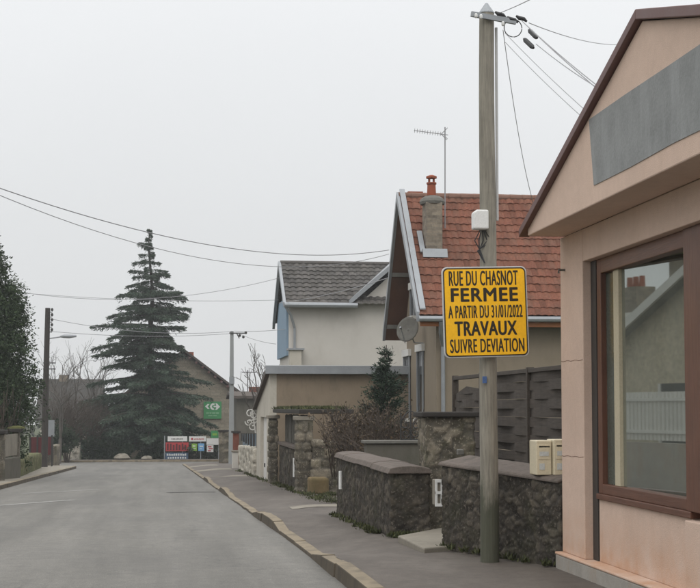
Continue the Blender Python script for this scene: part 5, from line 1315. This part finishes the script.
# ================================================================== vegetation
def foliage_blob(name, mat, parent, lobes, n, L, W, seed, up=.35, shell=.55, base=None, zmin=None):
    """leaf clumps spread through overlapping uneven lobes: lobes = [(centre, (rx, ry, rz))]"""
    rng = np.random.default_rng(seed); Cs = []; Ds = []
    vol = np.array([l[1][0] * l[1][1] + l[1][2] * (l[1][0] + l[1][1]) for l in lobes]); cnt = (n * vol / vol.sum()).astype(int)
    for (c, r_), k in zip(lobes, cnt):
        d = rng.normal(size=(k, 3)); d /= np.linalg.norm(d, axis=1, keepdims=True)
        # clumping: leaves gather round random directions
        kk = max(6, k // 45); cd = rng.normal(size=(kk, 3)); cd /= np.linalg.norm(cd, axis=1, keepdims=True); cr = rng.uniform(.72, 1.13, kk)
        idx = rng.integers(0, kk, k); d = d * .34 + cd[idx]; d /= np.linalg.norm(d, axis=1, keepdims=True)
        rad = (shell + (1 - shell) * rng.random(k) ** .6) * cr[idx]
        p = np.array(c) + d * rad[:, None] * np.array(r_)
        dd = d * .8 + rng.normal(size=(k, 3)) * .6; dd[:, 2] += up
        Cs.append(p); Ds.append(dd)
    C = np.concatenate(Cs); D = np.concatenate(Ds)
    if zmin is not None: k = C[:, 2] > zmin; C = C[k]; D = D[k]
    V, F, t = leaves(C, D, L * rng.uniform(.6, 1.3, len(C)), W * rng.uniform(.6, 1.3, len(C)), rng)
    return np_mesh(name, V, F, mat, parent, t, base)

def tubes_np(segs, n=4):
    """tapered twigs: list of (p, q, r0, r1)"""
    V = []; F = []
    for p, q, r0, r1 in segs:
        d = (q - p); 
        if d.length < 1e-5: continue
        d.normalize(); a = d.cross(Vector((.3, .5, .8))).normalized(); b_ = d.cross(a); o = len(V)
        for c, r_ in ((p, r0), (q, r1)):
            for k in range(n):
                th = 2 * math.pi * k / n; V.append(tuple(c + (a * math.cos(th) + b_ * math.sin(th)) * r_))
        for k in range(n): F.append((o + k, o + (k + 1) % n, o + n + (k + 1) % n, o + n + k))
    return V, F
def grow(p, d, L, r0, depth, rg, segs, spread=.55, up=.12, kids=3):
    n = 3; q = p
    for k in range(n):
        d = (d + Vector((rg.gauss(0, .13), rg.gauss(0, .13), rg.gauss(0, .08) + up * .3))).normalized()
        q2 = q + d * (L / n); segs.append((q, q2, r0 * (1 - .25 * k / n), r0 * (1 - .25 * (k + 1) / n))); q = q2
        if depth > 0 and k >= 1 or (depth > 1):
            for _ in range(kids - 1 if k < n - 1 else kids):
                dd = (d + Vector((rg.gauss(0, spread), rg.gauss(0, spread), rg.gauss(0, spread * .7) + up))).normalized()
                if depth > 0: grow(q, dd, L * rg.uniform(.5, .72), r0 * .5, depth - 1, rg, segs, spread, up, kids)
def bare_tree(lab, base, h, seed, cat='tree', name='bare_tree', r0=.12, depth=3, spread=.5, group=None, kids=2, stems=1, mat='bare', thick=.012):
    rg = random.Random(seed); t = thing(name, lab, cat, base, group); segs = []; tr = []
    b0 = Vector(base)
    for s in range(stems):
        d = Vector((rg.gauss(0, .05 if stems == 1 else .35), rg.gauss(0, .05 if stems == 1 else .35), 1)).normalized()
        top = b0 + d * h * .3; tr.append((b0 + Vector((rg.gauss(0, .05), rg.gauss(0, .05), -.2)) * (stems > 1) , top, r0, r0 * .8))
        for _ in range(3): grow(top, (d + Vector((rg.gauss(0, .35), rg.gauss(0, .35), .3))).normalized(), h * .38, r0 * .6, depth, rg, segs, spread, .14, kids)
    segs = [(p, q, max(a, thick), max(c, thick)) for p, q, a, c in segs]
    V, F = tubes_np(tr, 8); np_mesh('trunk', V, F, M[mat], t); V, F = tubes_np(segs, 3); np_mesh('crown', V, F, M[mat], t)
    return t

# ---- the large cedar
Yd = 104.0; cb = at(151, 461, Y=Yd); ctop = at(150.5, 229, Y=Yd)
cbase = Vector((cb.x, Yd, g(97))); H = ctop.z - cbase.z; ppm = 1400 / Yd
ced = thing('cedar_tree', 'tall dark cedar with tiered drooping branches beyond the junction', 'tree', cbase)
rng = np.random.default_rng(5); rg = random.Random(5)
def axis(z): return Vector((cbase.x + (ctop.x - cbase.x) * (z - cbase.z) / H + .12 * math.sin(z * .8), Yd, z))
V, F = tubes_np([(axis(cbase.z + H * a), axis(cbase.z + H * c), .36 * (1 - a) + .03, .36 * (1 - c) + .03) for a, c in zip(lin(0, .95, 20), lin(.05, 1, 20))], 9)
np_mesh('trunk', V, F, M['bark'], ced)
# silhouette measured on the photo: (row, reach left, reach right) in photo pixels
SIL = [(229, 1, 2), (240, 11, 3), (258, 16, 6), (268, 21, 12), (280, 25, 23), (290, 25, 30), (300, 38, 37), (312, 34, 38), (320, 56, 32), (332, 44, 48), (340, 38, 40), (348, 62, 22), (358, 50, 26), (366, 46, 38), (378, 52, 42), (392, 66, 42), (404, 66, 42), (420, 70, 54), (436, 68, 52), (450, 56, 44)]
def reach(py, s):
    for (a, l0, r0_), (b_, l1, r1_) in zip(SIL, SIL[1:]):
        if a <= py <= b_: t_ = (py - a) / (b_ - a); return ((l0, r0_)[s] * (1 - t_) + (l1, r1_)[s] * t_) * (1.16 if py > 270 else 1)
    return 45
Cs, Ds, Ls, brs = [], [], [], []
py = 231.0; amp_ = 1.0
while py < 441:
    z = at(150, py, Y=Yd).z; prog = (py - 229) / 220
    nb = int(4 + 5 * min(1, prog * 2.2)); a0 = rg.uniform(0, 6.28)
    for k in range(nb):
        a = a0 + 6.283 * k / nb + rg.uniform(-.3, .3); ca, sa = math.cos(a), math.sin(a)
        lat = reach(py, 1 if ca > 0 else 0) / ppm; oth = (reach(py, 0) + reach(py, 1)) / 2 / ppm
        Lb = (abs(ca) * lat + abs(sa) * oth) / (abs(ca) + abs(sa)) * rg.uniform(.70, 1.10) * (amp_ if py < 400 else 1.04)
        if k % 4 == 0: Lb *= rg.uniform(.4, .75)
        zz0 = z + rg.uniform(-.16, .16) * (1 + 2.2 * min(1, prog * 1.4)); rise = rg.uniform(.02, .20); droop = rg.uniform(.09, .20) + .06 * (py > 395)
        P0 = axis(zz0); dirv = Vector((ca, sa, 0)); perp = Vector((-sa, ca, 0))
        def bp_(s): return P0 + dirv * (Lb * s) + Vector((0, 0, Lb * (rise * s - droop * s * s * 1.25)))
        ns = 6
        for j in range(ns): brs.append((bp_(j / ns), bp_((j + 1) / ns), max(.015, .02 * Lb * (1 - j / ns)), max(.012, .02 * Lb * (1 - (j + 1) / ns))))
        m = int(70 + 240 * Lb)
        s = rng.random(m) ** .75 * .94 + .06; wid = Lb * .40 * np.minimum(s * 3.2, 1) * (1.03 - s) + .035
        lat_ = rng.uniform(-1, 1, m) * wid
        # side sprays gather into fingers so that light shows between them
        fing = np.round(s * 17) / 17; s2 = fing + rng.normal(0, .022, m) + .10 * np.abs(lat_) / max(Lb, .4)
        base_ = np.array([bp_(min(1.05, x)) for x in s2]); perp_np = np.array(perp)
        p = base_ + perp_np * lat_[:, None]; p[:, 2] += rng.normal(0, .035, m) - .10 * np.abs(lat_) - rng.exponential(.075, m)
        dd = np.array(dirv) * rng.uniform(.2, 1.0, m)[:, None] + perp_np * (np.sign(lat_) * rng.uniform(0, .8, m))[:, None]; dd[:, 2] += rng.uniform(-.8, .1, m)
        Cs.append(p); Ds.append(dd); Ls.append(rng.uniform(.08, .25, m) * (.7 + .5 * min(1, Lb / 3)))
    py += (4.4 + 3.4 * min(1, prog * 4) if py < 385 else 4.6) + rg.uniform(-1.6, 1.8); amp_ = rg.uniform(.78, 1.08)
C = np.concatenate(Cs); D = np.concatenate(Ds); Lx = np.concatenate(Ls)
V, F, tt = leaves(C, D, Lx, Lx * .30, rng); np_mesh('crown', V, F, M['cedar'], ced, tt)
V, F = tubes_np(brs, 4); np_mesh('limbs', V, F, M['bark'], ced)

# ---- evergreen on the left
eb = Vector((-7.15, 53, gz(-7.15, 53)))
ev_ = thing('evergreen_tree', 'tall dense ivy green conifer at the left edge of the street', 'tree', eb)
V, F = tubes_np([(eb, eb + Vector((.1, 0, 4)), .28, .2), (eb + Vector((.1, 0, 4)), eb + Vector((0, 0, 8)), .2, .05)], 8); np_mesh('trunk', V, F, M['bark'], ev_)
lob = []; rgl = random.Random(2)
for k in range(26):
    t_ = k / 25; z = eb.z + .5 + 9.6 * t_; rad = (2.9 * (1 - t_) ** .6 + .22) * (.66 + .34 * sm(.06, .30, t_))
    for j in range(3 if rad > 1 else 1):
        a = rgl.uniform(0, 6.28); f_ = .55 if rad > 1 else 0
        lob.append(((eb.x + rad * f_ * math.cos(a), eb.y + rad * f_ * math.sin(a), z + rgl.uniform(-.2, .2)), (rad * rgl.uniform(.42, .68), rad * rgl.uniform(.5, .7), rad * rgl.uniform(.35, .55) + .35)))
foliage_blob('crown', M['thuja'], ev_, lob + [((eb.x + rr_ * math.cos(a), eb.y + rr_ * math.sin(a), zz_), (rgl.uniform(.25, .5), rgl.uniform(.25, .5), rgl.uniform(.3, .6))) for rr_, a, zz_ in
        [((2.9 * (1 - q_) ** .6) * (.64 + .36 * sm(.06, .30, q_)) * rgl.uniform(.85, 1.06), rgl.uniform(0, 6.28), eb.z + .6 + 9.2 * q_) for q_ in [rgl.random() for _ in range(95)]]], 140000, .125, .055, 3, up=-.1, shell=.3)
bt = thing('brown_shrub', 'leafless brown shrub in front of the tall evergreen', 'shrub', (-5.95, 49.2, g(49)))
rg = random.Random(8); segs = []
for k in range(26):
    p = Vector((-5.95 + rg.uniform(-.4, .3), 49.2 + rg.uniform(-.4, .4), g(49))); d = Vector((rg.gauss(0, .2), rg.gauss(0, .2), 1)).normalized(); grow(p, d, rg.uniform(1.5, 2.3), .02, 1, rg, segs, .35, .2, 2)
V, F = tubes_np([(p, q, max(a, .012), max(c, .012)) for p, q, a, c in segs], 3); np_mesh('branches', V, F, M['twig'], bt)

# ---- young conifer before the garage
Yk = 34.0; kb = Vector((at(384, 440, Y=Yk).x, Yk, 0)); kt = at(386.5, 345, Y=Yk).z
kn = thing('young_conifer', 'young dark conifer with spiky leader beside the beige house', 'tree', (kb.x, Yk, gz(kb.x, Yk)))
z0 = gz(kb.x, Yk); rng = np.random.default_rng(12); Cs, Ds = [], []; segs = [(Vector((kb.x, Yk, z0)), Vector((kb.x + .06, Yk, kt)), .06, .012)]
rg = random.Random(12); z = z0 + .3
while z < kt - .1:
    t_ = (z - z0) / (kt - z0); rad = (.72 * (1 - t_) ** .8 + .06) * (1.15 if t_ < .8 else .8)
    for k in range(7 if t_ < .85 else 4):
        a = rg.uniform(0, 6.28); Lb = rad * rg.uniform(.6, 1.2); d = Vector((math.cos(a), math.sin(a), rg.uniform(.15, .6))); p0 = Vector((kb.x + .06 * t_, Yk, z))
        segs.append((p0, p0 + d * Lb, .012, .006)); m = int(30 + 75 * Lb); s = rng.random(m)
        p = np.array(p0) + np.array(d) * (s * Lb)[:, None] + rng.normal(0, .05, (m, 3)); dd = np.array(d) + rng.normal(0, .55, (m, 3)); Cs.append(p); Ds.append(dd)
    z += .13 if t_ < .8 else .2
C = np.concatenate(Cs); D = np.concatenate(Ds); V, F, tt = leaves(C, D, rng.uniform(.06, .14, len(C)), .03, rng); np_mesh('crown', V, F, M['conifer'], kn, tt)
V, F = tubes_np(segs, 5); np_mesh('trunk', V, F, M['bark'], kn)

# ---- leafless shrubs behind the walls
def shrub(lab, px, pyt, Y, wpx, seed, n=40, leaf=0):
    c = at(px, pyt, Y=Y); zb = gz(max(c.x, 4.5), Y); h = c.z - zb; t = thing('bare_shrub', lab, 'shrub', (c.x, Y, zb), 'leafless shrubs behind the garden walls')
    rg = random.Random(seed); segs = []; w_ = wpx * Y / 1400 / 2
    for k in range(n):
        p = Vector((c.x + rg.uniform(-.7, .7) * w_, Y + rg.uniform(-.6, .6), zb + h * .15)); d = Vector(((p.x - c.x) / w_ * .45 + rg.gauss(0, .18), rg.gauss(0, .25), 1)).normalized()
        grow(p, d, h * rg.uniform(.32, .5), .016, 2, rg, segs, .42, .10, 2)
    segs = [(p, q, max(a, .006), max(c_, .005)) for p, q, a, c_ in segs if q.z < c.z + .12]
    V, F = tubes_np(segs, 3); np_mesh('branches', V, F, M['twig'], t)
    if leaf:
        rng = np.random.default_rng(seed); pts = np.array([q for p, q, a, c_ in segs]); idx = rng.integers(0, len(pts), leaf); V, F, tt = leaves(pts[idx] + rng.normal(0, .03, (leaf, 3)), rng.normal(size=(leaf, 3)), .07, .04, rng); np_mesh('leaves', V, F, M['dry'], t, tt)
shrub('leafless brown shrub right behind the mossy stone gateway', 343, 407, 30.0, 30, 61, 30, 500)
shrub('bushy leafless shrub between stone gateway and low dark wall', 364, 405, 28.0, 38, 62, 36, 700)
shrub('leafless shrub beside the wrought iron panel', 388, 408, 26.0, 34, 63, 30, 450)

# ---- hedges and trees beyond the junction
def hedge(lab, px0, px1, pyt, Y, depth, seed, n=5000, mat='hedge', leafs=.13):
    x0, x1 = at(px0, 450, Y=Y).x, at(px1, 450, Y=Y).x; zt = at(px0, pyt, Y=Y).z; zb = g(97) - .1
    t = thing('hedge', lab, 'hedge', ((x0 + x1) / 2, Y + depth / 2, zb + .1), 'hedges beyond the junction'); rg = random.Random(seed); lob = []; x = x0
    while x < x1:
        for zz_ in lin(zb + .35, zt - .3, max(2, int((zt - zb) / .55))): lob.append(((x + rg.uniform(-.1, .1), Y + depth / 2, zz_ + rg.uniform(-.08, .08)), (.45, depth / 2, .42)))
        x += .5
    foliage_blob('foliage', M[mat], t, lob, n, leafs, leafs * .6, seed, shell=.5)
hedge('clipped dark hedge under the left side of the cedar', 104, 131, 444, 99.3, 1.1, 71, 7000)
hedge('taller dark shrubby hedge left of the clipped hedge', 88, 104, 437, 99.6, 1.4, 72, 7000)
hedge('rounded hedge right of the cedar trunk by the banners', 143, 165, 441, 99.8, 1.2, 73, 7000)
hedge('low dark hedge behind the railing posters', 189, 219, 446, 100.6, 1.0, 74, 6000)
for k, (px, pt, Y, lab) in enumerate(((73, 345, 108, 'bare grey tree over the brown roof, nearest the dark pole'), (97, 352, 112, 'bare tree with fine twigs just left of the cedar'), (60, 372, 90, 'small bare tree right behind the dark wooden pole'))):
    q = at(px, pt, Y=Y); zb = g(97); bare_tree(lab, (q.x, Y, zb), (q.z - zb) * .98, 80 + k, r0=.13, depth=3, group='bare trees at the junction', thick=.008)
for k, (px, pt, Y, lab) in enumerate(((68, 392, 96, 'dense brown thicket of bare stems right of the grey board'), (92, 400, 101, 'dense brown thicket of bare stems beside the cedar'))):
    q = at(px, pt, Y=Y); zb = g(97); bare_tree(lab, (q.x, Y, zb), (q.z - zb) * 1.0, 130 + k, 'shrub', 'bare_thicket', .05, 2, .6, 'brown thickets at the junction', 3, 7, 'twig', .009)
q = at(262, 352, Y=66); bare_tree('bare tree crown showing above the garage beside the white house', (q.x, 70, -1.5), q.z + 1.2, 91, r0=.12, depth=3, thick=.012, group='bare trees at the junction')
for k, (px, Y, rad, lab) in enumerate(((58, 94, 1.5, 'dark evergreen bush behind the stone corner wall'), (84, 104, 1.5, 'dark green bush at the foot of the bare tree'))):
    q = at(px, 440, Y=Y); zb = g(97); t = thing('evergreen_bush', lab, 'bush', (q.x, Y, zb)); rgl = random.Random(k)
    foliage_blob('foliage', M['hedge'], t, [((q.x + rgl.uniform(-.8, .8), Y + rgl.uniform(-.5, .5), zb + rgl.uniform(.5, 2.6)), (rad * .6, rad * .6, .7)) for _ in range(8)], 5000, .16, .09, 95 + k, shell=.4)
# far tree line behind the houses
rng = np.random.default_rng(77); lob = []
rgl = random.Random(77)
x = -160
while x < 160:
    lob.append(((x, 190 + rgl.uniform(-12, 12), rgl.uniform(-1.5, 1.5)), (rgl.uniform(4, 6), 4, rgl.uniform(2.5, 4.5)))); x += rgl.uniform(2.5, 4.5)
tl = foliage_blob('distant_trees', leaf_mat('far_leaves', (.03, .036, .024), (.07, .07, .05)), None, lob, 26000, .9, .55, 78, shell=.5); tl['kind'] = 'stuff'; tl['label'] = 'far wooded skyline behind the houses'; tl['category'] = 'trees'

# ---- weeds along the wall feet and moss
def weeds(spots, seed, n=26, L=.07):
    rng = np.random.default_rng(seed); C = []; D = []
    for x, y, z, s in spots:
        p = rng.normal(0, 1, (n, 3)) * np.array([s * .5, s * .5, 0]); C.append(np.array([x, y, z]) + p); d = rng.normal(0, .55, (n, 3)); d[:, 2] = np.abs(d[:, 2]) + .45; D.append(d)
    C = np.concatenate(C); D = np.concatenate(D); return leaves(C, D, L * rng.uniform(.5, 1.4, len(C)), L * .3, rng)
rg = random.Random(13); sp = []
for k in range(22):
    t_ = rg.random(); sp.append((X2 - .06 + rg.uniform(-.05, .02), Y2n + (Y2f - Y2n) * t_, pv(Y2n + (Y2f - Y2n) * t_) - .01, rg.uniform(.04, .12)))
for k in range(30): sp.append((X2 + rg.uniform(0, .5), Y2n - rg.uniform(.02, .15), pv(Y2n), rg.uniform(.04, .12)))
for k in range(12):
    t_ = rg.random() ** .7; p = wa.lerp(wb, t_); sp.append((p.x - .05, p.y - .08, .125, rg.uniform(.02, .06)))
for k in range(3): sp.append((PXc + rg.uniform(-.14, .14), PYc + rg.uniform(-.1, .1), .125, .04))
for k in range(40): y = rg.uniform(30.8, 41); sp.append((3.0 + rg.uniform(-.12, .05), y, pv(y), rg.uniform(.05, .14)))
for k in range(26): y = rg.uniform(41, 62); sp.append((2.95 + rg.uniform(-.15, .02), y, pv(y), rg.uniform(.05, .14)))
for k in range(70): y = rg.uniform(25, 31); sp.append((rg.uniform(2.9, 3.8), y, pv(y) + .01, rg.uniform(.08, .2)))
V, F, tt = weeds(sp, 14); wd = np_mesh('weeds', V, F, M['weed'], None, tt, (3, 20, .1)); wd['kind'] = 'stuff'; wd['label'] = 'small weeds growing along the wall feet'; wd['category'] = 'weeds'
sp = [(rg.uniform(2.95, 4.1), rg.uniform(Yp1 - .05, Yp2), zl + .105, rg.uniform(.06, .16)) for _ in range(170)]
V, F, tt = weeds(sp, 15, 30, .08); np_mesh('moss', V, F, M['weed'], ga, tt)

# ================================================================== overhead cables
def cable(lab, pts, sag, r_, mat='cable', group='overhead cables'):
    P = []
    for a, c in zip(pts, pts[1:]):
        a = Vector(a); c = Vector(c); n = 28
        for k in range(n): t_ = k / n; P.append(a.lerp(c, t_) - Vector((0, 0, 4 * sag * t_ * (1 - t_))))
    P.append(Vector(pts[-1])); b = MB(); b.tube(P, r_, 5)
    o = tag(build('overhead_cable', b, M[mat], base=pts[0]), lab, 'cable', group); return o
hk = at(389, 250, X=XV - .06); hk2 = at(389, 254, X=XV - .06)
A = at(-45, 172, Y=24.0); cable('thick overhead cable sagging from upper left to the beige house gable', [A, hk], .62, .010, 'cable_grey')
A = at(-45, 176, Y=24.0); cable('thin lower cable sagging just under the thick one to the beige house', [A, hk2], .86, .0075, 'cable_grey')
L1 = at(46.5, 316, Y=YL - .1); C1 = at(231, 331, Y=Yc - .1)
for lab, py0, pyc, s in (('upper wire between the dark wooden pole and the concrete pole', 318, 331.5, .35), ('lower wire between the dark wooden pole and the concrete pole', 331, 333.5, .2)):
    cable(lab, [at(46.8, py0, Y=YL - .12), at(231, pyc, Y=Yc - .1)], s, .013, 'cable_grey')
cable('wire running right from the concrete pole top to the white house', [at(234, 331, Y=Yc - .1), (XH - .1, YH + 1, at(282, 328, Y=YH).z)], .05, .012, 'cable_grey')
cable('drop wire slanting from the concrete pole to behind the garage', [at(240, 334, Y=Yc - .1), at(276, 344, Y=64)], .08, .012, 'cable_grey')
cable('long faint wire high across the street to the white house ridge', [at(-40, 280, Y=62), at(279, 278, Y=62)], .9, .011, 'cable_grey')
cable('second long faint wire across the street below the first', [at(-40, 287, Y=64), at(279, 300, Y=64)], .25, .009, 'cable_grey')
cable('short wire from the concrete pole area up to the beige house gable', [at(279, 303, Y=62) , at(388, 278, X=XV - .06)], .1, .012, 'cable_grey')
# bundle from the telephone pole to the shop roof and beyond
tp = Vector((PXc, PYc, ptop - .08)); rf = lambda px, py, y: at(px, py, Y=y)
K = [((523, 22), (597, 84), 'first of the black bundle cables from the telephone pole to the shop roof', .0045), ((521, 20), (598, 88), 'second of the black bundle cables from the telephone pole to the shop roof', .0042),
     ((536, 44), (592, 83), 'cable with black sleeve from the telephone pole to the shop roof', .004), ((505, 33), (582, 106), 'thin grey cable under the bundle down to the shop roof', .0032), ((505, 42), (578, 112), 'lowest thin grey cable down to the shop roof edge', .0032)]
for (a, c, lab, r_) in K:
    p0 = rf(a[0], a[1], PYc - .1); p1 = rf(c[0], c[1], 11.2); d = (p1 - p0); cable(lab, [p0, p1 + d * .22], .02, r_, 'cable_grey', 'cables from the telephone pole')
for px0, py0, px1, py1 in ((529, 30, 537, 38), (524, 39, 533.5, 48)):
    a, c = rf(px0, py0, PYc - .12), rf(px1, py1, PYc - .35); b = MB(); b.tube([a, a.lerp(c, .15), a.lerp(c, .85), c], [.012, .024, .024, .012], 8); build('cable_sleeve', b, M['cable'], pole)
cable('thin cable from the telephone pole curving down behind the shop gable', [rf(503, 30, PYc - .05), rf(541, 222, 17.5)], .33, .0035, 'cable_grey', 'cables from the telephone pole')
cable('cable leaving the telephone pole upward out of the photo', [rf(500, 13, PYc), rf(560, -16, 9.0)], .01, .004, 'cable_grey', 'cables from the telephone pole')
cable('nearly level wire from the telephone pole to the right', [rf(529, 23, PYc), rf(640, 42, 24)], .12, .0045, 'cable_grey', 'cables from the telephone pole')

# ================================================================== thin winter haze
hm = bpy.data.materials.new('haze'); hm.use_nodes = True; hn = hm.node_tree; hn.nodes.clear()
ho = hn.nodes.new('ShaderNodeOutputMaterial'); hv = hn.nodes.new('ShaderNodeVolumePrincipled'); hn.links.new(hv.outputs[0], ho.inputs['Volume'])
hv.inputs['Color'].default_value = (.93, .95, .96, 1); hv.inputs['Density'].default_value = .0007; hv.inputs['Anisotropy'].default_value = .3
b = MB(); b.box(-245, 245, -125, 335, -5, 22); hz = build('haze', b, hm); hz['kind'] = 'stuff'; hz['label'] = 'thin grey winter haze over the whole street'; hz['category'] = 'haze'
